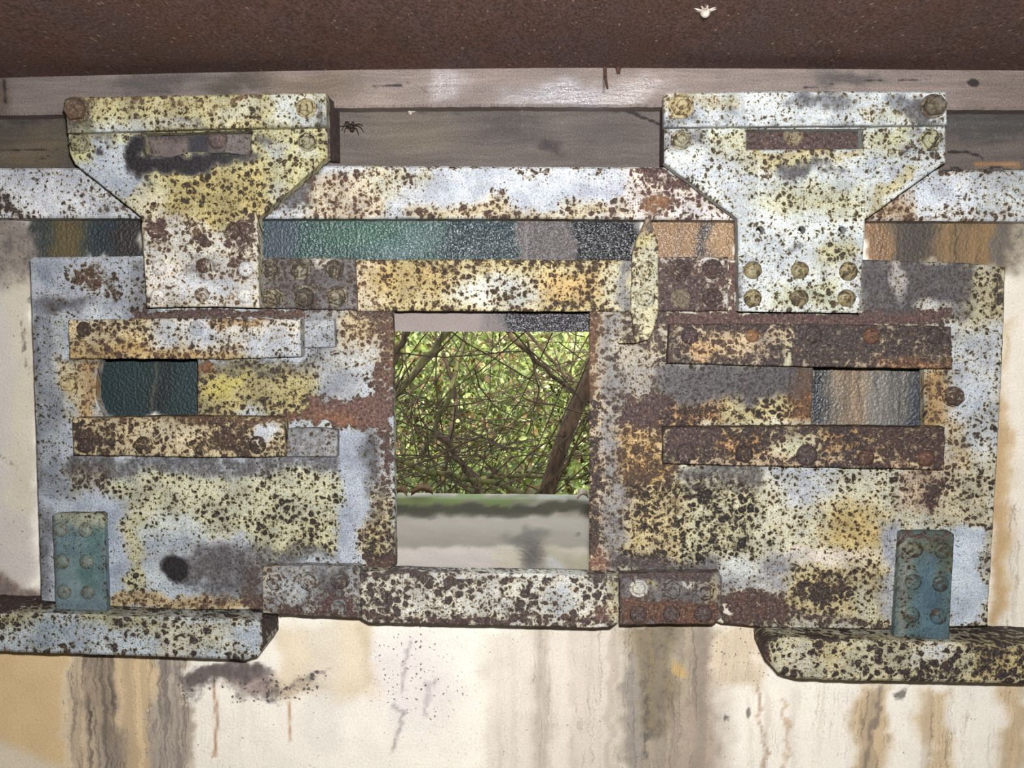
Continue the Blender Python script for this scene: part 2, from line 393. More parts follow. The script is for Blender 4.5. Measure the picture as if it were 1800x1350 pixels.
def lathe(cx, cz, y0, prof, seg, rot=0., V=None, Fc=None):
    V = [] if V is None else V; Fc = [] if Fc is None else Fc; s = len(V)
    for (r, h) in prof:
        for k in range(seg):
            a = rot + 2 * math.pi * k / seg; V.append((cx + r * math.cos(a), y0 - h, cz + r * math.sin(a)))
    for i in range(len(prof) - 1):
        for k in range(seg):
            k2 = (k + 1) % seg; Fc.append((s + i * seg + k, s + i * seg + k2, s + (i + 1) * seg + k2, s + (i + 1) * seg + k))
    Fc.append([s + (len(prof) - 1) * seg + k for k in range(seg)])
    return V, Fc
def bolt(parent, px, py, d, r, kind, fld, name=None, label=None, **over):
    """kind: dome rivet, hex bolt head on a washer, nut on a stud, ring (washer round an empty hole)."""
    c = U(px, py, d); R = r * mpp(d); y0 = -d + .001; rot = random.random() * 6
    ecc = random.uniform(.93, 1.06)
    if kind == 'dome':
        V, Fc = lathe(c[0], c[2], y0, [(R, 0), (R * .98, R * .18), (R * .86, R * .42), (R * .6, R * .6), (R * .28, R * .68), (.08 * R, R * .69)], 14, rot); nm = 'rivet'
    elif kind == 'flat':
        V, Fc = lathe(c[0], c[2], y0, [(R, 0), (R, R * .16), (R * .82, R * .26), (R * .52, R * .24), (R * .48, R * .42), (R * .3, R * .48)], 14, rot); nm = 'rivet'
    elif kind == 'hex':
        V, Fc = lathe(c[0], c[2], y0, [(R, 0), (R, R * .16), (R * .95, R * .2)], 18)
        lathe(c[0], c[2], y0, [(R * .86, R * .15), (R * .86, R * .72), (R * .74, R * .86)], 6, rot, V, Fc)
        lathe(c[0], c[2], y0, [(R * .62, R * .8), (R * .58, R * .92)], 14, 0, V, Fc); nm = 'bolt'
    elif kind == 'nut':
        V, Fc = lathe(c[0], c[2], y0, [(R, 0), (R, R * .12), (R * .95, R * .16)], 18)
        lathe(c[0], c[2], y0, [(R * .84, R * .12), (R * .84, R * .58), (R * .7, R * .7), (R * .52, R * .7)], 6, rot, V, Fc)
        lathe(c[0], c[2], y0, [(R * .42, R * .5), (R * .42, R * .98), (R * .32, R * 1.06)], 12, 0, V, Fc); nm = 'bolt'
    else:
        V, Fc = lathe(c[0], c[2], y0, [(R, 0), (R, R * .18), (R * .9, R * .26), (R * .72, R * .26), (R * .66, R * .14), (R * .6, -R * .1)], 18); nm = 'washer'
    V = np.array(V); V[:, 2] = c[2] + (V[:, 2] - c[2]) * ecc
    return mesh(name or nm, V, Fc, RUSTY, parent, fld.plus(**over) if over else fld, smooth=False, origin=(c[0], -d, c[2]), label=label)

# palette
W = (186, 196, 208); LT = (226, 226, 222); Y = (206, 200, 150); T = (214, 186, 118); GR = (132, 133, 140); BL = (58, 55, 58)
BR = (82, 58, 50); DK = (50, 42, 34); OR = (160, 96, 46); PB = (96, 72, 68); TE = (86, 124, 128)

# ------------------------------------------------------------------ setting: front wall with the opening
HX0, HX1 = U(655, 700)[0], U(1085, 700)[0]; HZ1 = U(870, 583)[2]; HZ0 = U(870, 1002, 0)[2] - .004
def wall_field():
    CR = (238, 224, 196); WH = (240, 232, 222); GY = (205, 196, 186)
    o = [
        # left strip, right strip
        b(-300, 330, 62, 1075, p=(206, 198, 190), D=.12, f=14), e(15, 430, 70, 60, p=(150, 140, 130), s=.45, D=.35), b(20, 480, 62, 900, p=(214, 204, 178), k=.6),
        e(20, 1040, 90, 18, p=(150, 130, 120), s=.5), l(38, 560, 40, 650, 2, s=.8, f=3), l(0, 808, 35, 830, 2, s=.6, f=3), l(60, 450, 60, 520, 3, s=.6),
        b(1735, 380, 2100, 1110, p=(236, 228, 214), D=.06), b(1740, 700, 1766, 1100, p=(176, 142, 96), k=.8), b(1755, 560, 1775, 1060, p=(205, 175, 130), k=.6, sp=.6, rc=(170, 135, 92)),
        b(1770, 880, 1800, 1100, sp=.6, rc=(190, 150, 100)), e(1790, 410, 40, 60, p=(170, 160, 140), s=.3),
        # wet strip above the shield
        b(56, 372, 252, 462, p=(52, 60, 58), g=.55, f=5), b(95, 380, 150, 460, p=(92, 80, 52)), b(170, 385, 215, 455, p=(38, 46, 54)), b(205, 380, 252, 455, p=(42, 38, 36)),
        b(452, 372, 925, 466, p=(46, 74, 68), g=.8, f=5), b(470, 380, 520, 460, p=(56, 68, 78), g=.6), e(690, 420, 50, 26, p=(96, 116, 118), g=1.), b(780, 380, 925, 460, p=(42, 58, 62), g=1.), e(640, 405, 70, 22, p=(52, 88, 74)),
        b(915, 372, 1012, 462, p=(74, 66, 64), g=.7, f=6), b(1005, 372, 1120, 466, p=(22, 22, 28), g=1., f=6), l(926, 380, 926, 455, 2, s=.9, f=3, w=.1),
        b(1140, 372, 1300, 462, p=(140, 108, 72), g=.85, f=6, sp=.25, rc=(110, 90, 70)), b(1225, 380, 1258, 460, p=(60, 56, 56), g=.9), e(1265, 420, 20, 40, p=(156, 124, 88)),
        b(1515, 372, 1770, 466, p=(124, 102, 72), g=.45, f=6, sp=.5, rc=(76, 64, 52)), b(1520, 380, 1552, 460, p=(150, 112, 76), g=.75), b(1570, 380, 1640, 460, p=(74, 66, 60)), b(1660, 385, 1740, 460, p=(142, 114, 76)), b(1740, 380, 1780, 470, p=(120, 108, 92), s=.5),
        # behind the slots
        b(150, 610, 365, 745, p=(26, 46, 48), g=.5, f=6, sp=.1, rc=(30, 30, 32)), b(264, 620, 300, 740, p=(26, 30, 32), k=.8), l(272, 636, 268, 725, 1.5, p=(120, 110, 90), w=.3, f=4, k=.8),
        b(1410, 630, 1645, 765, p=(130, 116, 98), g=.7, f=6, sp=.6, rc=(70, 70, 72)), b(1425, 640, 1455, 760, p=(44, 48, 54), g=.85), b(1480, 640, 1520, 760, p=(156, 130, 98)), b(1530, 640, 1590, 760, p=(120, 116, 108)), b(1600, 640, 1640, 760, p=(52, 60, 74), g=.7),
        # face over the opening
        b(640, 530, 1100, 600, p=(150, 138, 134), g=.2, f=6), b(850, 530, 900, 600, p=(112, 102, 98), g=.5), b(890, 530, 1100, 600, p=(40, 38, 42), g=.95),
        # wall under the shield
        b(-300, 1130, 120, 1480, p=(224, 196, 150), D=.05, f=16), l(-160, 1300, 190, 1450, 62, p=(232, 218, 194), f=14, w=.12),
        b(118, 1130, 325, 1480, p=(222, 200, 168), sp=.62, rc=(134, 120, 108), f=9), b(150, 1150, 215, 1480, p=(196, 176, 150), s=.16, sp=.8, rc=(106, 94, 84)), b(215, 1150, 270, 1480, p=(226, 200, 160), sp=.5, rc=(160, 126, 84)), b(275, 1150, 325, 1480, p=(204, 190, 172), s=.12, sp=.75, rc=(140, 126, 116)),
        b(160, 1300, 200, 1480, p=(204, 190, 172), s=0., k=.7),
        e(395, 1180, 78, 17, p=(120, 106, 104), s=.62, f=.3), e(480, 1200, 80, 16, p=(176, 158, 150), D=.75, s=.3), e(345, 1195, 30, 26, s=.55, D=.6), e(480, 1215, 14, 18, s=.9), l(480, 1205, 575, 1182, 4, s=.5, D=.8), e(430, 1215, 60, 14, D=.75, s=.3), e(530, 1215, 40, 12, D=.6),
        b(330, 1230, 470, 1480, sp=.22, rc=(188, 150, 110)), l(376, 1200, 379, 1330, 2, p=(170, 130, 96), w=.3), l(506, 1235, 508, 1300, 2, p=(190, 150, 110), w=.3),
        b(490, 1090, 660, 1220, p=(230, 212, 178), k=.7), b(540, 1090, 600, 1330, p=(226, 220, 214), k=.35, sp=.15, rc=(200, 170, 130)), b(640, 1095, 668, 1200, p=(206, 186, 150), k=.6),
        e(730, 1190, 70, 90, p=(238, 230, 226), D=.4, k=.8), l(720, 1130, 716, 1215, 3, p=(184, 174, 172), k=.8), l(690, 1230, 715, 1265, 4, p=(178, 168, 168), k=.8), l(715, 1262, 690, 1310, 4, p=(178, 168, 168), k=.8), l(758, 1190, 752, 1250, 3, p=(188, 178, 178), k=.7),
        b(850, 1100, 1000, 1480, sp=.28, rc=(196, 176, 158), p=(232, 222, 208), k=.8), b(935, 1100, 965, 1400, p=(200, 186, 168), sp=.5, rc=(150, 138, 128), k=.7),
        b(1000, 1100, 1090, 1480, p=(226, 214, 200), sp=.35, rc=(190, 172, 156)), l(1082, 1105, 1070, 1400, 8, p=(206, 194, 178)),
        b(1092, 1095, 1262, 1500, p=(186, 172, 150), s=.16, sp=.5, rc=(140, 128, 114), f=22), b(1120, 1095, 1190, 1300, p=(150, 136, 108), s=.26), b(1100, 1150, 1125, 1480, p=(166, 158, 148), s=.15), e(1206, 1175, 12, 17, p=(206, 176, 116), s=0., f=.3), b(1220, 1100, 1262, 1480, p=(176, 160, 142), s=.15), l(1140, 1200, 1118, 1420, 3, s=.7, k=.7), b(1170, 1260, 1250, 1480, p=(184, 168, 150), s=.14),
        b(1262, 1095, 1345, 1200, p=(222, 204, 178), D=.3, sp=.35, rc=(176, 160, 150)), b(1255, 1200, 1290, 1480, p=(212, 202, 190), s=.1, k=.6), b(1300, 1200, 1500, 1480, sp=.3, rc=(196, 160, 120)), l(1338, 1200, 1342, 1420, 3, p=(176, 146, 118), k=.8), l(1390, 1225, 1368, 1420, 3, p=(190, 156, 120), k=.6),
        b(1500, 1200, 1560, 1500, p=(214, 190, 154), sp=.6, rc=(150, 128, 104), f=14), l(1540, 1205, 1522, 1350, 5, p=(120, 108, 100), k=.7), b(1600, 1210, 1760, 1500, sp=.3, rc=(206, 168, 124)), b(1620, 1210, 1665, 1480, p=(222, 200, 164), sp=.5, rc=(196, 156, 112)), b(1760, 1210, 1800, 1480, p=(220, 196, 160), sp=.5, rc=(180, 142, 100)),
        e(1590, 1215, 12, 10, s=.8), e(1316, 1250, 4, 10, s=.9, w=.2), e(1276, 1262, 4, 5, s=.9, w=.2),
    ]
    return Field((252, 245, 232), D=.1, rc=(190, 160, 120), sp=0., ops=o, ds=0.)
WF = wall_field()
ROOM = dict(x0=-2.3, x1=2.5, y0=-3.6)
def grid_lines(a0, f0, f1, a1, fine, coarse, must=()):
    v = list(np.arange(f0, f1, fine)) + list(np.arange(f0 - coarse, a0, -coarse)) + list(np.arange(f1 + coarse * .3, a1, coarse)) + [a0, a1]
    v = np.array(sorted(v))
    for m in must: v[np.argmin(np.abs(v - m))] = m
    return np.unique(v)
WX = grid_lines(ROOM['x0'], U(-60, 700)[0], U(1860, 700)[0], ROOM['x1'], .005, .12, (HX0, HX1))
WZ = grid_lines(0., U(900, 1420)[2], U(900, 250)[2], 2.12, .005, .12, (HZ0, HZ1))
def wall_front():
    nx, nz = len(WX), len(WZ); X, Z = np.meshgrid(WX, WZ)
    V = np.stack([X.ravel(), np.zeros(nx * nz) + .0016 * fbm(X.ravel() * 12, Z.ravel() * 12, 77, 3), Z.ravel()], 1); Fc = []
    for j in range(nz - 1):
        zc = (WZ[j] + WZ[j + 1]) / 2
        for i in range(nx - 1):
            if HX0 < (WX[i] + WX[i + 1]) / 2 < HX1 and HZ0 < zc < HZ1: continue
            Fc.append((j * nx + i, j * nx + i + 1, (j + 1) * nx + i + 1, (j + 1) * nx + i))
    # reveals of the opening (splayed outwards) and the outer face
    T_ = .62; s = len(V)
    a = [(HX0, HZ0), (HX1, HZ0), (HX1, HZ1), (HX0, HZ1)]; q = [(HX0 - .28, HZ0 - .02), (HX1 + .28, HZ0 - .02), (HX1 + .28, HZ1 + .10), (HX0 - .28, HZ1 + .10)]
    big = [(ROOM['x0'], 0.), (ROOM['x1'], 0.), (ROOM['x1'], 2.4), (ROOM['x0'], 2.4)]
    ex = [(x, 0., z) for x, z in a] + [(x, T_, z) for x, z in q] + [(x, T_, z) for x, z in big]
    V = np.concatenate([V, np.array(ex)])
    for i in range(4):
        j = (i + 1) % 4
        Fc += [(s + i, s + j, s + 4 + j, s + 4 + i), (s + 4 + i, s + 4 + j, s + 8 + j, s + 8 + i)]
    o = mesh('wall_front', V, Fc, WALL, None, WF, origin=(0, 0, 0)); tag(o, 'cream plastered concrete wall streaked with rust and grime', None, None, 'structure')
wall_front()

def box(name, x0, x1, y0, y1, z0, z1, mat, **k):
    V = [(x, y, z) for x in (x0, x1) for y in (y0, y1) for z in (z0, z1)]
    Fc = [(0, 1, 3, 2), (4, 6, 7, 5), (0, 4, 5, 1), (2, 3, 7, 6), (0, 2, 6, 4), (1, 5, 7, 3)]
    o = mesh(name, V, Fc, mat, None, **k); o['kind'] = 'structure'; return o
box('floor', ROOM['x0'], ROOM['x1'], ROOM['y0'], 0, -.1, 0, DARK)
box('wall_left', ROOM['x0'] - .2, ROOM['x0'], ROOM['y0'], 0, 0, 2.2, DARK)
box('wall_right', ROOM['x1'], ROOM['x1'] + .2, ROOM['y0'], 0, 0, 2.2, DARK)
box('wall_back', ROOM['x0'] - .2, ROOM['x1'] + .2, ROOM['y0'] - .2, ROOM['y0'], 0, 2.2, DARK)
# rusty steel ceiling, sagging a little at the sides
def ceiling():
    xs = np.unique(np.concatenate([np.linspace(ROOM['x0'], ROOM['x1'], 60)])); ys = np.array([ROOM['y0'], -2.4, -1.6, -1.0, -.7, -.5, -.4, -.3, -.2, -.15, -.1, -.078, 0., .62])
    kp = [(-400, 144), (0, 137), (300, 129), (600, 123), (1000, 119), (1400, 121), (1800, 124), (2300, 128)]
    kx = [U(a, c, .075)[0] for a, c in kp]; kz = [U(a, c, .075)[2] for a, c in kp]
    z = np.interp(xs, kx, kz); nx = len(xs)
    V = [(x, y, zz) for y in ys for x, zz in zip(xs, z)] ; nb = len(V)
    V += [(x, y, 2.4) for y in ys for x in xs]
    Fc = []
    for j in range(len(ys) - 1):
        for i in range(nx - 1):
            a = j * nx + i; Fc.append((a, a + nx, a + nx + 1, a + 1)); Fc.append((nb + a, nb + a + 1, nb + a + nx + 1, nb + a + nx))
    o = mesh('ceiling', V, Fc, CEIL, None, origin=(0, 0, 2.0)); tag(o, 'dark brown rusted steel ceiling', None, None, 'structure')
    return lambda x: float(np.interp(x, kx, kz))
CEILZ = ceiling()

# sill of the opening: pale inner bed, mossy raised lip outside
def sill():
    z0 = HZ0 + .004
    xs = np.linspace(HX0 - .2, HX1 + .2, 90)
    y_in = .17; y_lip = .43
    ys = np.concatenate([np.linspace(.012, y_in, 16), np.linspace(y_in + .01, y_lip, 22), np.linspace(y_lip + .006, y_lip + .045, 8), np.linspace(y_lip + .055, .60, 14)])
    X, Yg = np.meshgrid(xs, ys); x = X.ravel(); y = Yg.ravel()
    yl = y + .02 * fbm(x * 5, y * 0 + 3, 5) + .03 * (x - HX0)*.5
    z = z0 + .004 * sstep(.1, .2, y) + .030 * sstep(y_lip - .005, y_lip + .045, yl) - .025 * sstep(.52, .60, y) + .004 * fbm(x * 14, y * 14, 8)
    m = (x > HX0 - (y / .62) * .27 - .01) & (x < HX1 + (y / .62) * .27 + .01)
    nx = len(xs); V = np.stack([x, y, z], 1); Fc = []
    for j in range(len(ys) - 1):
        for i in range(nx - 1):
            q = (j * nx + i, j * nx + i + 1, (j + 1) * nx + i + 1, (j + 1) * nx + i)
            if m[list(q)].all(): Fc.append(q)
    used = np.zeros(len(V), bool); used[[i for f in Fc for i in f]] = True; mp = np.cumsum(used) - 1
    V = V[used]; Fc = [tuple(mp[i] for i in f) for f in Fc]
    f = Field((158, 146, 130), D=.1, sp=0., rc=(90, 84, 70), ops=[
        b(600, 960, 1100, 1020, p=(214, 198, 188), D=.15, f=5, w=.4), e(935, 975, 28, 34, p=(104, 96, 88), s=.55), e(930, 945, 40, 14, p=(112, 106, 92)), b(860, 965, 920, 1010, p=(214, 198, 160), k=.7), b(960, 962, 1060, 1010, p=(176, 164, 124), k=.8), e(985, 985, 14, 12, p=(205, 200, 200)),
        b(600, 884, 1100, 906, p=(74, 72, 58), f=5, w=.5), b(600, 868, 1100, 885, p=(112, 110, 84), f=5, w=.5), e(800, 877, 120, 7, p=(104, 124, 60)), e(990, 880, 60, 8, p=(138, 136, 122)), e(760, 910, 8, 4, s=.8, w=.1), e(1015, 940, 5, 4, s=.8, w=.1)])
    o = mesh('trim_1', V, Fc, WALL, None, f, smooth=True); tag(o, 'grey concrete window sill with a mossy raised outer lip', None, None, 'structure')
sill()

# ------------------------------------------------------------------ timbers under the ceiling
UB = .075; LB = .033
def timbers():
    f1 = Field((142, 124, 116), D=0, rc=(112, 100, 86), ops=[
        b(-300, 100, 480, 215, p=(126, 110, 104)), b(-300, 100, 14, 215, p=(104, 84, 72), s=.2), l(9, 140, 10, 182, 2, s=1., w=.2, f=3), e(270, 150, 70, 16, p=(92, 84, 82)), e(420, 148, 60, 18, p=(92, 82, 72)), e(560, 150, 90, 25, p=(128, 108, 92)),
        e(1010, 165, 105, 22, p=(140, 130, 134), g=1.), e(780, 145, 45, 28, p=(158, 142, 140), g=.75), e(1120, 155, 60, 28, p=(158, 138, 130), g=.85), b(880, 160, 960, 187, g=.7), b(640, 120, 760, 190, p=(140, 122, 112), g=.15),
        l(655, 152, 705, 151, 2.2, s=.9, w=.3, f=3), l(715, 142, 755, 160, 1.5, s=.6, f=3, w=.3), l(1415, 152, 1640, 137, 1.5, s=.8, f=3, w=.4), e(1500, 140, 60, 13, p=(96, 88, 86)), e(1710, 143, 12, 5, s=.9, f=.5, w=.4), l(1060, 128, 1064, 160, 2, s=.7, f=3, w=.3), b(1690, 120, 2100, 200, p=(134, 116, 106))])
    o = plate('timber_beam', [(-420, 100), (2250, 85), (2250, 197), (1664, 192), (1170, 188), (900, 187), (595, 189), (110, 201), (-420, 208)], UB, .07, f1, None, res=.005, bev=.004, jit=.0012, mat=WOOD)
    tag(o, 'upper pale weathered timber beam directly under the rusty ceiling', 'timber beam', 'timbers under the ceiling')
    f2 = Field((104, 92, 86), D=0, rc=(120, 108, 88), ops=[
        b(-300, 180, 130, 310, p=(82, 74, 66)), e(60, 265, 60, 30, p=(110, 92, 66), k=.7), l(-100, 263, 120, 262, 1.5, s=.8, f=3, w=.2), l(60, 285, 105, 262, 1.5, s=.7, f=3, w=.2), e(40, 215, 60, 15, s=.4),
        b(590, 185, 1170, 200, s=.35, f=5, w=.3), e(720, 230, 80, 40, p=(112, 100, 86)), e(900, 230, 60, 30, p=(86, 78, 76)), e(960, 262, 14, 10, p=(70, 62, 62)), l(1095, 190, 1165, 222, 2, s=1., f=3, w=.3), e(1060, 240, 60, 40, p=(98, 88, 84)),  # first strip darkens the beam's top edge as painted shade of the upper beam
        b(1660, 190, 1900, 240, p=(80, 76, 74), s=.1), l(1664, 265, 1700, 266, 2, s=1., f=3, w=.2), l(1700, 266, 1726, 274, 2, s=1., f=3, w=.2), l(1715, 287, 1790, 287, 4, p=(170, 120, 70), w=.3), b(1660, 290, 1900, 300, s=.6, f=4)])
    o = plate('timber_beam', [(-420, 190), (2250, 180), (2250, 302), (-420, 302)], LB, .033, f2, None, res=.005, bev=.003, mat=WOOD)
    tag(o, 'lower dark grey timber beam with a spider on it, recessed below the upper beam', 'timber beam', 'timbers under the ceiling')
timbers()

# ------------------------------------------------------------------ rails
def rails():
    f = Field((208, 214, 222), D=.3, rc=(78, 54, 46), sp=.6, ops=[
        b(-400, 290, 60, 392, p=(214, 218, 226), D=.34), e(90, 345, 90, 35, p=(216, 220, 230), D=.3, rc=(70, 62, 60), sp=.2), b(140, 330, 250, 390, D=.55, rc=(92, 76, 76), sp=.1, s=.2), e(5, 375, 40, 20, D=.8),
        b(480, 285, 560, 360, s=.85, f=14), b(540, 300, 680, 390, p=(216, 200, 170), D=.62, rc=(104, 66, 52)), b(640, 290, 760, 340, p=(214, 208, 176), D=.5, sp=.3), b(455, 350, 560, 390, D=.45, rc=(90, 70, 62)),
        e(840, 335, 130, 28, p=(200, 208, 222), D=.06), e(970, 330, 130, 28, p=(200, 208, 222), D=.08), b(720, 362, 1110, 392, p=(206, 190, 150), D=.72, rc=(92, 62, 48), sp=.8), e(893, 360, 30, 18, D=.6, sp=.9), b(580, 290, 1110, 299, D=.8, rc=(86, 60, 52), f=5), e(1050, 335, 40, 14, p=(176, 182, 200), D=.1),
        b(1085, 295, 1310, 390, p=(222, 210, 206), D=.66, rc=(96, 62, 58), sp=.35), e(1150, 352, 22, 18, D=.85, rc=(160, 96, 48)), b(1130, 292, 1200, 318, D=.9, s=.2), e(1230, 370, 50, 12, p=(226, 222, 224), D=.45),
        b(1520, 340, 1600, 392, p=(206, 180, 150), D=.75, rc=(110, 66, 44), sp=.5), e(1660, 345, 70, 30, p=(218, 226, 240), D=.12), b(1590, 372, 1900, 392, D=.8, rc=(100, 66, 46), sp=.7), e(1690, 335, 60, 20, D=.35, sp=.3, rc=(74, 74, 80)), b(1720, 300, 1900, 375, p=(206, 214, 218), D=.4, sp=.3, rc=(86, 70, 54)), b(1640, 290, 1900, 302, D=.85, f=5)])
    o = plate('upper_guide_rail', [(-420, 296), (110, 295), (600, 291), (1100, 294), (1662, 298), (2250, 300), (2250, 390), (1520, 388), (1295, 387), (900, 384), (455, 384), (-420, 382)], .062, .062, f, None, bev=.003)
    tag(o, 'long white painted steel rail with rust speckles, running behind both hangers below the beams', 'guide rail')
    f = Field((196, 208, 216), D=.5, rc=(62, 50, 44), sp=.85, ops=[
        b(-400, 1030, 500, 1078, D=1., rc=(72, 48, 42), f=4, w=.3), e(30, 1100, 50, 16, p=(196, 196, 150), D=.75), e(100, 1115, 45, 20, p=(158, 178, 190), D=.3), b(150, 1080, 290, 1105, p=(190, 188, 140), D=.6), e(250, 1130, 110, 22, p=(190, 206, 218), D=.35), b(280, 1090, 420, 1150, p=(200, 200, 180), D=.6), e(430, 1125, 22, 20, p=(200, 214, 224), D=.2), b(-300, 1134, 470, 1150, D=.6, f=5), b(457, 1070, 490, 1170, D=1., rc=(66, 46, 42), f=3, w=.2)])
    o = plate('lower_guide_rail', [(-420, 1064), (300, 1086), (420, 1090), (448, 1091), (460, 1100), (461, 1140), (452, 1155), (430, 1161), (300, 1156), (-420, 1132)], .10, .10, f, None, bev=.005, jit=.0014)
    tag(o, 'pale blue rusted steel floor rail ending below the teal strap at lower left', 'guide rail', 'lower rails')
    f = Field((212, 206, 168), D=.64, rc=(60, 48, 44), sp=.9, ops=[
        b(1330, 1085, 1900, 1116, p=(196, 202, 208), D=.55, f=5, w=.3), b(1690, 1090, 1900, 1125, D=.9, f=6), b(1350, 1118, 1700, 1126, D=.9, f=4, w=.3), e(1400, 1160, 30, 26, p=(212, 206, 180), D=.55), e(1460, 1150, 40, 25, p=(210, 196, 140), D=.62), b(1590, 1140, 1680, 1200, D=.8), e(1640, 1150, 30, 14, p=(206, 210, 208), D=.55), b(1700, 1125, 1900, 1200, p=(206, 188, 130), D=.78), b(1325, 1100, 1350, 1190, D=1., rc=(78, 54, 50), f=3, w=.2)])
    o = plate('lower_guide_rail', [(1345, 1135), (1352, 1122), (1380, 1120), (1570, 1127), (2250, 1150), (2250, 1220), (1800, 1203), (1480, 1197), (1400, 1194), (1368, 1184), (1346, 1160)], .10, .10, f, None, bev=.005, jit=.0014)
    tag(o, 'yellowish heavily rust-spotted steel floor rail with a rounded end at lower right', 'guide rail', 'lower rails')
rails()

